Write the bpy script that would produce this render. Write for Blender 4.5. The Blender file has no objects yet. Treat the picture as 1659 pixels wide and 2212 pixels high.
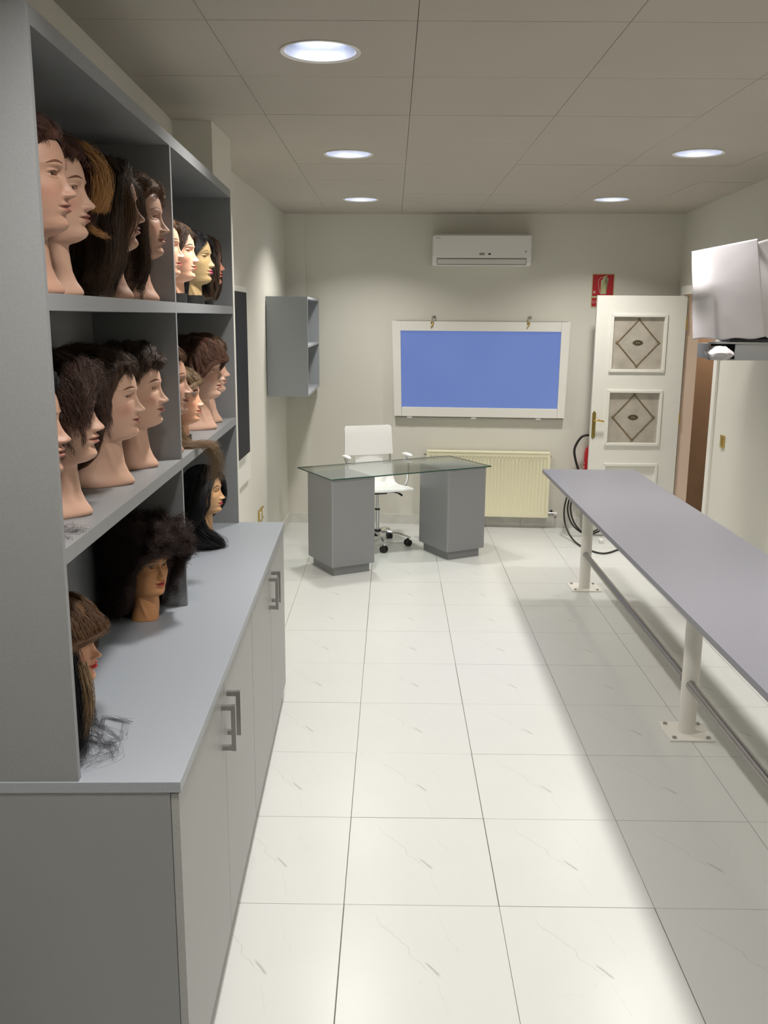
import bpy, bmesh, math, random
import numpy as np
from mathutils import Vector, Matrix
random.seed(7)
PI = math.pi
S = bpy.context.scene
COL = S.collection

# ------------------------------------------------------------------ camera
cam = bpy.data.cameras.new('camera')
cam.sensor_fit = 'VERTICAL'; cam.sensor_height = 24.0; cam.sensor_width = 18.0
cam.lens = 1968.85 / 2212 * 24.0
cam.clip_start = 0.05
co = bpy.data.objects.new('camera', cam); COL.objects.link(co)
R_ = Vector((0.99992917, 0.00938475, 0.00732054)); U_ = Vector((-0.00912722, 0.20984435, 0.9776922)); F_ = Vector((-0.00763922, 0.97768977, -0.20991514))
m = Matrix((R_, U_, -F_)).transposed().to_4x4(); m.translation = Vector((0, 0, 1.9)); co.matrix_world = m
S.camera = co
# ------------------------------------------------------------------ world, exposure
w = bpy.data.worlds.new('world'); S.world = w; w.use_nodes = True
w.node_tree.nodes['Background'].inputs[0].default_value = (0.0, 0.0, 0.0, 1)
S.view_settings.view_transform = 'Standard'; S.view_settings.look = 'None'; S.view_settings.gamma = 1
S.view_settings.use_curve_mapping = False
S.view_settings.exposure = 0.0
S.cycles.use_denoising = True
S.cycles.max_bounces = 8; S.cycles.diffuse_bounces = 5; S.cycles.use_adaptive_sampling = True; S.cycles.adaptive_threshold = .02; S.cycles.sample_clamp_indirect = 4
LAMP_W = 19.0
LAMP_COL = (1.0, 0.962, 0.915)
ZC = 2.776
LAMPS = [(-0.254, y) for y in (3.35, 5.345, 7.348)] + [(1.647, y) for y in (5.25, 7.248)] + [(-0.254, 1.36), (1.647, 3.26), (1.647, 1.27)]
DISK = 0.105

# ------------------------------------------------------------------ materials
def mat(name, col, rough=0.5, metal=0.0, **kw):
    m = bpy.data.materials.new(name); m.use_nodes = True
    b = m.node_tree.nodes['Principled BSDF']
    b.inputs['Base Color'].default_value = (*col, 1); b.inputs['Roughness'].default_value = rough; b.inputs['Metallic'].default_value = metal
    for k, v in kw.items():
        b.inputs[k.replace('_', ' ')].default_value = v
    return m
def N(m, t, **kw):
    n = m.node_tree.nodes.new(t)
    for k, v in kw.items(): setattr(n, k, v)
    return n
def L(m, a, b): m.node_tree.links.new(a, b)
def noise_tint(m, scale=6, amt=0.06, detail=4, bump=0.0, bscale=80, coord='Object'):
    b = m.node_tree.nodes['Principled BSDF']; c = tuple(b.inputs['Base Color'].default_value)
    tc = N(m, 'ShaderNodeTexCoord'); no = N(m, 'ShaderNodeTexNoise'); no.inputs['Scale'].default_value = scale; no.inputs['Detail'].default_value = detail
    L(m, tc.outputs[coord], no.inputs['Vector'])
    r = N(m, 'ShaderNodeValToRGB'); r.color_ramp.elements[0].position = .3; r.color_ramp.elements[1].position = .7
    r.color_ramp.elements[0].color = (*[max(0, x * (1 - amt)) for x in c[:3]], 1); r.color_ramp.elements[1].color = (*[min(1, x * (1 + amt)) for x in c[:3]], 1)
    L(m, no.outputs['Fac'], r.inputs['Fac']); L(m, r.outputs['Color'], b.inputs['Base Color'])
    if bump:
        n2 = N(m, 'ShaderNodeTexNoise'); n2.inputs['Scale'].default_value = bscale; n2.inputs['Detail'].default_value = 3; L(m, tc.outputs[coord], n2.inputs['Vector'])
        bp = N(m, 'ShaderNodeBump'); bp.inputs['Strength'].default_value = bump; bp.inputs['Distance'].default_value = .002
        L(m, n2.outputs['Fac'], bp.inputs['Height']); L(m, bp.outputs['Normal'], b.inputs['Normal'])
    return m
M = {}
M['wall'] = noise_tint(mat('wall_paint', (.69, .675, .60), .75), 1.5, .02, bump=.12, bscale=90)
M['ceil'] = noise_tint(mat('ceiling_board', (.47, .435, .375), .9), 3, .015, bump=.15, bscale=200)
M['ceilgap'] = mat('ceiling_gap', (.20, .16, .11), .9)
M['grout'] = mat('floor_grout', (.16, .145, .12), .9)
M['lam'] = noise_tint(mat('grey_laminate', (.245, .252, .260), .42), 300, .05, 2, bump=.05, bscale=300)
M['lamdoor'] = noise_tint(mat('grey_laminate_door', (.345, .345, .34), .45), 300, .05, 2)
M['lamtop'] = noise_tint(mat('grey_laminate_top', (.31, .335, .37), .38), 300, .05, 2)
M['lam2'] = noise_tint(mat('grey_laminate_wall_unit', (.33, .355, .375), .45), 300, .05, 2)
M['lam3'] = noise_tint(mat('grey_laminate_shelf_box', (.27, .275, .28), .45), 300, .05, 2)
M['lamedge'] = mat('grey_laminate_edge', (.275, .285, .29), .42)
M['bench'] = noise_tint(mat('lilac_grey_board', (.21, .21, .245), .40), 200, .05, 2)
M['white'] = noise_tint(mat('white_lacquer', (.80, .79, .73), .35), 2, .02)
M['white2'] = mat('white_plastic', (.80, .79, .76), .4)
M['offwhite'] = mat('off_white_vane', (.70, .69, .66), .4)
M['skirt'] = noise_tint(mat('skirting_tile', (.66, .65, .60), .35), 9, .08)
M['steel'] = mat('brushed_steel', (.38, .37, .36), .34, 1.0)
M['chrome'] = mat('chrome', (.75, .76, .78), .12, 1.0)
M['brass'] = mat('brass', (.62, .45, .14), .28, 1.0)
M['oldbrass'] = mat('aged_brass', (.30, .23, .07), .45, .8)
M['cream'] = mat('cream_enamel', (.82, .78, .56), .35)
M['creamdark'] = mat('cream_slot', (.42, .38, .24), .6)
M['black'] = mat('black_plastic', (.012, .012, .012), .5)
M['cable'] = mat('black_rubber', (.015, .014, .010), .5)
M['leather'] = mat('white_leatherette', (.84, .84, .82), .45)
M['paintleg'] = mat('white_painted_steel', (.74, .72, .66), .4)
M['red'] = mat('extinguisher_red', (.50, .012, .02), .3)
M['signred'] = mat('sign_red', (.42, .008, .015), .5)
M['signglow'] = mat('sign_cream', (.52, .52, .28), .5)
M['signpale'] = mat('sign_pale_print', (.62, .35, .30), .5)
M['orange'] = noise_tint(mat('brown_panel', (.27, .155, .09), .5), 4, .12)
M['pinkjamb'] = mat('beige_pink_jamb', (.78, .60, .48), .5)
M['darkgap'] = mat('gap_shade', (.06, .04, .02), .7)
M['paper'] = noise_tint(mat('white_paper', (.52, .50, .525), .7), 8, .02)
M['tvblack'] = mat('dark_casing', (.02, .02, .022), .45)
M['screen'] = mat('dark_screen', (.008, .008, .012), .5, 0, Specular_IOR_Level=.15)
M['grime'] = mat('pipe_grey', (.30, .28, .25), .5)
M['silver'] = mat('lamp_reflector', (.80, .84, .95), .22, 1.0)
M['decbrown'] = noise_tint(mat('stained_lead', (.17, .12, .06), .6), 120, .5)
M['decdark'] = mat('stained_dark', (.07, .055, .03), .6)
M['declight'] = mat('stained_pale', (.42, .36, .22), .5)

# door pane, frosted and cloudy
M['frost'] = noise_tint(mat('frosted_pane', (.44, .40, .34), .22), 9, .14, 5)
# glass table top
g = mat('table_glass', (.8, .9, .87), .02); gn = g.node_tree
tr_ = N(g, 'ShaderNodeBsdfTransparent'); tr_.inputs[0].default_value = (.935, .968, .955, 1); gl_ = N(g, 'ShaderNodeBsdfGlossy'); gl_.inputs['Roughness'].default_value = .01
lw_ = N(g, 'ShaderNodeLayerWeight'); lw_.inputs['Blend'].default_value = .5; pw_ = N(g, 'ShaderNodeMath', operation='POWER'); L(g, lw_.outputs['Facing'], pw_.inputs[0]); pw_.inputs[1].default_value = 5
fr_ = N(g, 'ShaderNodeMath', operation='MULTIPLY_ADD'); L(g, pw_.outputs[0], fr_.inputs[0]); fr_.inputs[1].default_value = .9; fr_.inputs[2].default_value = .045; mx_ = N(g, 'ShaderNodeMixShader')
L(g, fr_.outputs[0], mx_.inputs[0]); L(g, tr_.outputs[0], mx_.inputs[1]); L(g, gl_.outputs[0], mx_.inputs[2]); L(g, mx_.outputs[0], gn.nodes['Material Output'].inputs[0]); M['glass'] = g
g = mat('glass_edge', (.02, .07, .05), .15); M['glassedge'] = g
# blue lit window panel
def blue_panel():
    m = mat('blue_backlit_pane', (.16, .25, .60), .22)
    b = m.node_tree.nodes['Principled BSDF']
    tc = N(m, 'ShaderNodeTexCoord'); no = N(m, 'ShaderNodeTexNoise'); no.inputs['Scale'].default_value = 1.3; no.inputs['Detail'].default_value = 1
    L(m, tc.outputs['Object'], no.inputs['Vector'])
    r = N(m, 'ShaderNodeValToRGB'); r.color_ramp.elements[0].position = .3; r.color_ramp.elements[1].position = .7
    r.color_ramp.elements[0].color = (.125, .195, .49, 1); r.color_ramp.elements[1].color = (.15, .225, .53, 1)
    L(m, no.outputs['Fac'], r.inputs['Fac']); L(m, r.outputs['Color'], b.inputs['Emission Color'])
    b.inputs['Emission Strength'].default_value = .80
    b.inputs['Base Color'].default_value = (.05, .07, .14, 1)
    return m
M['blue'] = blue_panel()
def lamp_emit():
    m = mat('lamp_diffuser', (.9, .9, .9), .5); b = m.node_tree.nodes['Principled BSDF']
    b.inputs['Emission Color'].default_value = (1, 1, 1, 1); b.inputs['Emission Strength'].default_value = 6
    return m
M['lamp'] = lamp_emit()
# floor tile: white porcelain with the same faint printed vein in every tile
def tile_mat():
    m = mat('porcelain_tile', (.86, .855, .82), .28); b = m.node_tree.nodes['Principled BSDF']
    tc = N(m, 'ShaderNodeTexCoord')
    prev = None
    mix0 = N(m, 'ShaderNodeTexNoise'); mix0.inputs['Scale'].default_value = 5
    L(m, tc.outputs['Object'], mix0.inputs['Vector'])
    rr = N(m, 'ShaderNodeValToRGB'); rr.color_ramp.elements[0].color = (.585, .595, .575, 1); rr.color_ramp.elements[1].color = (.615, .625, .605, 1)
    L(m, mix0.outputs['Fac'], rr.inputs['Fac']); prev = rr.outputs['Color']
    def vein(ax, ay, bx, by, width, colr, seed, amp, wob=9):
        nonlocal prev
        d = Vector((bx - ax, by - ay)); ln = d.length; d.normalize()
        mp = N(m, 'ShaderNodeMapping'); mp.vector_type = 'TEXTURE'
        mp.inputs['Location'].default_value = (ax, ay, 0); mp.inputs['Rotation'].default_value = (0, 0, math.atan2(d.y, d.x))
        nz = N(m, 'ShaderNodeTexNoise'); nz.inputs['Scale'].default_value = wob; nz.inputs['Detail'].default_value = 5; nz.noise_dimensions = '4D'; nz.inputs['W'].default_value = seed
        L(m, tc.outputs['Object'], nz.inputs['Vector']); L(m, tc.outputs['Object'], mp.inputs['Vector'])
        sx = N(m, 'ShaderNodeSeparateXYZ'); L(m, mp.outputs['Vector'], sx.inputs['Vector'])
        a = N(m, 'ShaderNodeMath', operation='MULTIPLY_ADD'); L(m, nz.outputs['Fac'], a.inputs[0]); a.inputs[1].default_value = amp; a.inputs[2].default_value = -amp * .5
        y = N(m, 'ShaderNodeMath', operation='ADD'); L(m, sx.outputs['Y'], y.inputs[0]); L(m, a.outputs[0], y.inputs[1])
        ab = N(m, 'ShaderNodeMath', operation='ABSOLUTE'); L(m, y.outputs[0], ab.inputs[0])
        mr = N(m, 'ShaderNodeMapRange'); mr.inputs['From Min'].default_value = 0; mr.inputs['From Max'].default_value = width; mr.inputs['To Min'].default_value = 1; mr.inputs['To Max'].default_value = 0; L(m, ab.outputs[0], mr.inputs['Value'])
        m1 = N(m, 'ShaderNodeMapRange'); m1.inputs['From Min'].default_value = 0; m1.inputs['From Max'].default_value = ln * .25; L(m, sx.outputs['X'], m1.inputs['Value'])
        m2 = N(m, 'ShaderNodeMapRange'); m2.inputs['From Min'].default_value = ln; m2.inputs['From Max'].default_value = ln * .8; L(m, sx.outputs['X'], m2.inputs['Value'])
        p1 = N(m, 'ShaderNodeMath', operation='MULTIPLY'); L(m, mr.outputs[0], p1.inputs[0]); L(m, m1.outputs[0], p1.inputs[1])
        p2 = N(m, 'ShaderNodeMath', operation='MULTIPLY'); L(m, p1.outputs[0], p2.inputs[0]); L(m, m2.outputs[0], p2.inputs[1])
        mx = N(m, 'ShaderNodeMix', data_type='RGBA'); L(m, p2.outputs[0], mx.inputs['Factor']); L(m, prev, mx.inputs[6]); mx.inputs[7].default_value = (*colr, 1)
        prev = mx.outputs[2]
    vein(-.17, .23, .03, -.07, .0022, (0.471, 0.456, 0.426), 1.3, .10)
    vein(.00, .0, .045, -.07, .006, (0.380, 0.372, 0.350), 4.3, .02)
    vein(.06, .25, .10, .02, .002, (0.547, 0.532, 0.502), 2.1, .09)
    vein(-.16, -.18, .02, -.06, .0012, (0.562, 0.547, 0.517), 3.7, .10)
    vein(.03, -.07, .06, -.24, .0022, (0.562, 0.547, 0.517), 5.2, .08)
    vein(.05, -.04, .22, .02, .0012, (0.570, 0.555, 0.524), 6.6, .08)
    L(m, prev, b.inputs['Base Color'])
    return m
M['tile'] = tile_mat()

# ------------------------------------------------------------------ helpers
def link(name, bm, m, parent=None, smooth=False, bevel=0):
    me = bpy.data.meshes.new(name)
    bmesh.ops.recalc_face_normals(bm, faces=bm.faces)
    if bevel:
        es = [e for e in bm.edges if len(e.link_faces) == 2 and e.calc_face_angle(0) > .6]
        bmesh.ops.bevel(bm, geom=es, offset=bevel, segments=2, profile=.6, affect='EDGES')
    bm.to_mesh(me); bm.free()
    if smooth:
        me.polygons.foreach_set('use_smooth', [True] * len(me.polygons))
        if smooth == 'auto':
            try: me.set_sharp_from_angle(angle=math.radians(40))
            except Exception: pass
    me.materials.append(m)
    o = bpy.data.objects.new(name, me); COL.objects.link(o)
    if parent: o.parent = parent
    return o
def thing(name, label, cat, loc=(0, 0, 0), rz=0, group=None):
    o = bpy.data.objects.new(name, None); COL.objects.link(o); o.location = loc; o.rotation_euler = (0, 0, rz)
    o.empty_display_size = .1
    o['label'] = label; o['category'] = cat
    if group: o['group'] = group
    return o
def tag(o, label, cat, group=None):
    o['label'] = label; o['category'] = cat
    if group: o['group'] = group
    return o
def struct(o):
    o['kind'] = 'structure'; return o
def box(bm, x0, x1, y0, y1, z0, z1):
    v = [bm.verts.new(p) for p in ((x0, y0, z0), (x1, y0, z0), (x1, y1, z0), (x0, y1, z0), (x0, y0, z1), (x1, y0, z1), (x1, y1, z1), (x0, y1, z1))]
    for f in ((0, 3, 2, 1), (4, 5, 6, 7), (0, 1, 5, 4), (1, 2, 6, 5), (2, 3, 7, 6), (3, 0, 4, 7)): bm.faces.new([v[i] for i in f])
    return bm
def B(name, d, m, parent=None, bevel=0):
    return link(name, box(bmesh.new(), *d), m, parent, bevel=bevel)
def prism(name, pts, z0, z1, m, parent=None):
    bm = bmesh.new()
    a = [bm.verts.new((x, y, z0)) for x, y in pts]; b = [bm.verts.new((x, y, z1)) for x, y in pts]
    n = len(pts); bm.faces.new(a[::-1]); bm.faces.new(b)
    for i in range(n): bm.faces.new((a[i], a[(i + 1) % n], b[(i + 1) % n], b[i]))
    return link(name, bm, m, parent)
def tube(bm, pts, r, seg=10, cap=True):
    pts = [Vector(p) for p in pts]; n = len(pts); rings = []
    rs = r if isinstance(r, (list, tuple)) else [r] * n
    t0 = (pts[1] - pts[0]).normalized(); up = Vector((0, 0, 1)) if abs(t0.z) < .9 else Vector((1, 0, 0))
    nn = t0.cross(up).normalized()
    for i, p in enumerate(pts):
        t = (pts[min(i + 1, n - 1)] - pts[max(i - 1, 0)]).normalized()
        nn = (nn - t * nn.dot(t)).normalized(); bb = t.cross(nn)
        rings.append([bm.verts.new(p + (nn * math.cos(2 * PI * k / seg) + bb * math.sin(2 * PI * k / seg)) * rs[i]) for k in range(seg)])
    for a, b in zip(rings, rings[1:]):
        for k in range(seg): bm.faces.new((a[k], a[(k + 1) % seg], b[(k + 1) % seg], b[k]))
    if cap: bm.faces.new(rings[0][::-1]); bm.faces.new(rings[-1])
    return bm
def spline(pts, n=8):
    P = [Vector(p) for p in pts]; P = [P[0] * 2 - P[1]] + P + [P[-1] * 2 - P[-2]]; out = []
    for i in range(1, len(P) - 2):
        for k in range(n):
            t = k / n; a, b, c, d = P[i - 1:i + 3]
            out.append(.5 * ((2 * b) + (c - a) * t + (2 * a - 5 * b + 4 * c - d) * t * t + (3 * b - a - 3 * c + d) * t ** 3))
    out.append(P[-2]); return out
def T(name, pts, r, m, parent=None, seg=10):
    return link(name, tube(bmesh.new(), pts, r, seg), m, parent, smooth='auto')
def lathe(name, prof, m, parent=None, seg=24, loc=(0, 0, 0), caps=True):
    bm = bmesh.new(); rings = []
    for r, z in prof: rings.append([bm.verts.new((loc[0] + r * math.cos(2 * PI * k / seg), loc[1] + r * math.sin(2 * PI * k / seg), loc[2] + z)) for k in range(seg)])
    for a, b in zip(rings, rings[1:]):
        for k in range(seg): bm.faces.new((a[k], a[(k + 1) % seg], b[(k + 1) % seg], b[k]))
    if caps and prof[0][0] > 1e-4: bm.faces.new(rings[0][::-1])
    if caps and prof[-1][0] > 1e-4: bm.faces.new(rings[-1])
    bmesh.ops.remove_doubles(bm, verts=bm.verts, dist=1e-5)
    return link(name, bm, m, parent, smooth='auto')

# ------------------------------------------------------------------ room shell
X0, X1, Y0 = -1.10, 2.75, -1.7
FD = 0.5354; FW_ = 0.512; FX = -0.1434; FY = 2.6708
floor = struct(link('floor', box(bmesh.new(), -1.3, 3.6, Y0 - .1, 8.7, -.08, -.0035), M['grout']))
bm = box(bmesh.new(), -FW_ / 2 + .0012, FW_ / 2 - .0012, -FD / 2 + .001, FD / 2 - .001, -.009, 0)
tile0 = None
for i in range(-2, 6):
    for j in range(-8, 11):
        cx, cy = FX + (i + .5) * FW_ , FY + (j + .5) * FD
        if tile0 is None:
            tile0 = link('tile', bm, M['tile'], floor, bevel=.0007); o = tile0
        else:
            o = tile0.copy(); COL.objects.link(o)
        o.parent = floor; o.location = (cx + random.uniform(-.0006, .0006), cy + random.uniform(-.0006, .0006), random.uniform(-.0002, .0002))

ceiling = struct(link('ceiling', box(bmesh.new(), -1.3, 3.0, Y0 - .1, 8.9, ZC + .155, ZC + .20), M['ceilgap']))
CW, CD, CX, CY = .6448, .6631, -.5769, 3.0157
RL = .128
def panel_bm(x0, x1, y0, y1, hole=None):
    if hole is None: return box(bmesh.new(), x0, x1, y0, y1, ZC, ZC + .012)
    bm = bmesh.new(); hx, hy = hole; seg = 48
    ang = [2 * PI * k / seg for k in range(seg)]
    def sq(a):
        c, s = math.cos(a), math.sin(a); t = []
        if c > 1e-6: t.append((x1 - hx) / c)
        if c < -1e-6: t.append((x0 - hx) / c)
        if s > 1e-6: t.append((y1 - hy) / s)
        if s < -1e-6: t.append((y0 - hy) / s)
        t = min(t); return (hx + c * t, hy + s * t)
    for cxx, cyy in ((x0, y0), (x1, y0), (x1, y1), (x0, y1)): ang.append(math.atan2(cyy - hy, cxx - hx) % (2 * PI))
    ang.sort()
    for z in (ZC, ZC + .012):
        a = [bm.verts.new((hx + RL * math.cos(t), hy + RL * math.sin(t), z)) for t in ang]; b = [bm.verts.new((*sq(t), z)) for t in ang]
        for k in range(len(ang)):
            k2 = (k + 1) % len(ang); bm.faces.new((a[k], a[k2], b[k2], b[k]))
    return bm
for i in range(-1, 5):
    for j in range(-7, 9):
        x0, y0 = CX + i * CW, CY + j * CD
        cell = (x0 + .001, x0 + CW - .001, y0 + .0012, y0 + CD - .0012)
        hole = [l for l in LAMPS if x0 < l[0] < x0 + CW and y0 < l[1] < y0 + CD]
        o = link('ceiling_panel', panel_bm(*cell, hole=hole[0] if hole else None), M['ceil'], ceiling)
        dz = random.uniform(0, .0012); o.location.z = dz
wall_x = lambda y: 2.494 - .057 * (8.186 - y)
far_y = lambda x: 8.40 - .066 * (x + .78)
al = math.atan(.072 / 2.55)
WZ0, WZ1 = -.02, ZC + .02
struct(prism('wall_left', [(-.853, Y0), (-1.025, 4.47), (-.846, 4.485), (-.838, 4.945), (-1.035, 4.95), (-.962, 8.36), (-.78, 8.36), (-.78, 8.9), (-1.4, 8.9), (-1.4, Y0)], WZ0, WZ1, M['wall']))
struct(prism('wall_far', [(-.785, far_y(-.785)), (2.60, far_y(2.60)), (2.60, 8.9), (-.785, 8.9)], WZ0, WZ1, M['wall']))
struct(prism('wall_right', [(wall_x(Y0), Y0), (wall_x(Y0) + .14, Y0), (wall_x(6.90) + .12, 6.90), (wall_x(6.90), 6.90)], WZ0, WZ1, M['wall']))
# wall over the doorway and the piece beyond it
struct(prism('wall_right', [(wall_x(6.90), 6.90), (wall_x(6.90) + .12, 6.90), (wall_x(7.98) + .12, 7.98), (wall_x(7.98), 7.98)], 2.12, WZ1, M['wall']))
struct(prism('wall_right', [(wall_x(7.98), 7.98), (wall_x(7.98) + .12, 7.98), (wall_x(8.3) + .12, 8.3), (wall_x(8.3), 8.3)], WZ0, WZ1, M['wall']))
struct(prism('wall_back', [(-1.4, Y0), (3.0, Y0), (3.0, Y0 - .1), (-1.4, Y0 - .1)], WZ0, WZ1, M['wall']))
# next room seen through the doorway
struct(prism('wall_hallway', [(2.601, 8.6), (3.6, 8.6), (3.6, 6.2), (3.55, 6.2), (3.55, 8.5), (2.601, 8.5)], WZ0, WZ1, M['wall']))
hl = B('brown_door', (2.603, 3.50, 8.455, 8.495, .0, 2.10), M['orange']); tag(hl, 'plain brown door at the end of the hallway beyond the right doorway', 'door')
# doorway lining and casing
dr = bpy.data.objects.new('door_1', None); COL.objects.link(dr); dr['kind'] = 'structure'
xw = wall_x(7.95)
prism('far_jamb', [(xw - .004, 7.955), (xw + .135, 7.955), (xw + .135, 7.98), (xw - .004, 7.98)], 0, 2.11, M['pinkjamb'], dr)
prism('far_casing', [(xw - .022, 7.957), (xw - .002, 7.957), (xw - .002, 8.02), (xw - .022, 8.02)], 0, 2.16, M['white'], dr)
xn = wall_x(6.90)
prism('near_jamb', [(xn - .004, 6.90), (xn + .135, 6.90), (xn + .135, 6.92), (xn - .004, 6.92)], 0, 2.11, M['white'], dr)
xa = wall_x(6.83)
prism('near_casing', [(xa - .02, 6.835), (xa + .0, 6.835), (xn + .0, 6.915), (xn - .02, 6.915)], 0, 2.16, M['white'], dr)
prism('head_casing', [(xa - .02, 6.835), (xa, 6.835), (xw, 8.02), (xw - .02, 8.02)], 2.10, 2.17, M['white'], dr)
hd = bpy.data.lights.new('hall_fill', 'AREA'); hd.shape = 'DISK'; hd.size = .25; hd.energy = 22; hd.color = (1, .95, .88)  # unseen lamp, added to brighten the brown door in the hallway
t = thing('hallway_fill_light', 'unseen round ceiling light added to brighten the brown door beyond the right doorway', 'ceiling light', (3.05, 8.12, 2.70))
lathe('shade', [(.0, .06), (.14, .06), (.15, .02), (.13, 0), (.0, 0.002)], M['white2'], t, 24)
ho = bpy.data.objects.new('hall_fill', hd); COL.objects.link(ho); ho.parent = t; ho.location = (0, 0, -.01)
struct(B('ceiling_hallway', (2.5, 3.7, 6.1, 8.7, 2.76, 2.80), M['ceil']))
# skirting: tiled plinth pieces along the far and left walls
sk = struct(bpy.data.objects.new('baseboard_far', None)); COL.objects.link(sk)
xs = [-.775, -.24, .27, .88, 1.20, 1.71, 2.22, 2.47]
for a, b in zip(xs, xs[1:]):
    prism('skirting_tile', [(a + .001, far_y(a) - .013), (b - .001, far_y(b) - .013), (b - .001, far_y(b) + .004), (a + .001, far_y(a) + .004)], 0, .092, M['skirt'], sk)
sk = struct(bpy.data.objects.new('baseboard_left', None)); COL.objects.link(sk)
lx = lambda y: -1.035 + (y - 4.95) * .0214
prism('skirting_tile', [(-.962, 8.347), (-.781, 8.347), (-.781, 8.362), (-.962, 8.362)], 0, .092, M['skirt'], sk)
for k in range(7):
    a = 4.96 + k * .485; b = min(a + .483, 8.345)
    prism('skirting_tile', [(lx(a) - .003, a), (lx(a) + .012, a), (lx(b) + .012, b), (lx(b) - .003, b)], 0, .092, M['skirt'], sk)
sk = struct(bpy.data.objects.new('baseboard_right', None)); COL.objects.link(sk)
for k in range(15):
    a = -1.1 + k * .5115; b = min(a + .51, 6.83)
    prism('skirting_tile', [(wall_x(a) - .012, a), (wall_x(a) + .003, a), (wall_x(b) + .003, b), (wall_x(b) - .012, b)], 0, .092, M['skirt'], sk)

# ------------------------------------------------------------------ downlights
where = {0: 'nearest round recessed ceiling light in the left row, bright white', 1: 'middle round recessed ceiling light in the left row', 2: 'farthest round recessed ceiling light in the left row, left of the air conditioner',
         3: 'nearer round recessed ceiling light of the right row, above the paper sheet', 4: 'farther round recessed ceiling light of the right row, right of the air conditioner',
         5: 'round recessed ceiling light of the left row, overhead and out of view', 6: 'right row ceiling light out of view beyond the upper right corner', 7: 'right row ceiling light out of view, level with the camera'}
for k, (x, y) in enumerate(LAMPS):
    t = thing('ceiling_light', where.get(k, 'ceiling light'), 'ceiling light', (x, y, ZC), 0, 'round recessed downlights')
    lathe('trim_ring', [(.122, .0), (.134, -.004), (.138, -.002), (.138, .0), (.126, .004)], M['white2'], t, 40, caps=False)
    lathe('reflector', [(.123, .001), (.121, .04), (.112, .10), (.105, .14), (.02, .142), (.02, .146), (.108, .146), (.116, .10), (.1245, .04), (.1255, .001)], M['silver'], t, 40, caps=False)
    for s in (-1, 1):
        T('lamp_tube', [(-.075, s * .035, .085), (.075, s * .035, .085)], .012, M['lamp'], t, 10)
    ld = bpy.data.lights.new('downlight', 'AREA'); ld.shape = 'DISK'; ld.size = DISK * 2; ld.energy = LAMP_W; ld.color = LAMP_COL; ld.spread = math.radians(125)
    lo = bpy.data.objects.new('lamp_light', ld); COL.objects.link(lo); lo.parent = t; lo.location = (0, 0, .045)

# ------------------------------------------------------------------ left cabinet run (local frame turned with the left wall)
C0 = Vector((-.453, 1.805, 0))
def CT(name, label, cat, lx=0, ly=0, lz=0, rz=0, group=None):
    p = C0 + Vector((math.cos(al), math.sin(al), 0)) * lx + Vector((-math.sin(al), math.cos(al), 0)) * ly + Vector((0, 0, lz))
    return thing(name, label, cat, p, al + rz, group)
ZT = .91; DB = -.495
def cabinet(y0, label):
    t = CT('base_cabinet', label, 'cabinet', 0, y0, 0, 0, 'grey base cabinets under the worktop'); Lc = 1.274
    bm = bmesh.new()
    box(bm, DB, -.022, 0, .019, 0, ZT - .026); box(bm, DB, -.022, Lc - .019, Lc, 0, ZT - .026)
    box(bm, DB, -.022, .019, Lc - .019, .075, .093); box(bm, DB, DB + .008, .019, Lc - .019, .093, ZT - .026); box(bm, DB, -.022, .019, Lc - .019, ZT - .045, ZT - .026)
    link('carcass', bm, M['lam'], t)
    B('plinth', (-.035, -.017, .0, Lc, 0, .072), M['lamdoor'], t)
    for k in (0, 1):
        a = .002 + k * Lc / 2; b = a + Lc / 2 - .004
        d = B('door', (-.021, -.003, a, b, .075, ZT - .029), M['lamdoor'], t, bevel=.0006)
        hy = b - .048 if k == 0 else a + .048
        hb = bmesh.new()
        box(hb, -.003, .036, hy - .0065, hy + .0065, .812, .825); box(hb, -.003, .036, hy - .0065, hy + .0065, .690, .703); box(hb, .0235, .0365, hy - .0066, hy + .0066, .689, .826)
        h = link('handle', hb, M['steel'], d); h['label'] = 'square brushed steel bar handle'
    return t
cabinet(0, 'near grey two-door base cabinet under the worktop, steel handles at its middle')
cabinet(1.276, 'far grey two-door base cabinet under the worktop, beside the glass desk')
t = CT('worktop', 'long light grey worktop on the two base cabinets, carrying the shelving unit', 'worktop')
B('board', (DB, .002, -.002, 2.552, ZT - .025, ZT), M['lamtop'], t, bevel=.0008)
# shelving unit
SF = -.218
t = CT('shelving_unit', 'tall grey open shelving unit with a divider, standing on the worktop', 'shelves')
PN = .018; UY0, UY1 = .002, 2.546; DV = 1.228
B('side_panel', (DB, SF, UY0, UY0 + PN, ZT, 2.455), M['lam'], t, bevel=.0006)
B('side_panel', (DB, SF, UY1 - PN, UY1, ZT, 2.455), M['lam'], t, bevel=.0006)
B('divider', (DB + .008, SF, DV, DV + PN, ZT, 2.419), M['lam'], t, bevel=.0006)
B('top_panel', (DB, SF + .0005, UY0 + PN, UY1 - PN, 2.419, 2.455), M['lam'], t, bevel=.0006)
B('back_panel', (DB, DB + .007, UY0 + PN, UY1 - PN, ZT, 2.419), M['lam'], t)
ZS2, ZS3 = 1.94, 1.425
for z in (ZS2, ZS3):
    for a, b in ((UY0 + PN, DV), (DV + PN, UY1 - PN)):
        B('shelf', (DB + .008, SF - .0003, a, b, z - .034, z), M['lam'], t, bevel=.0006)

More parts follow.
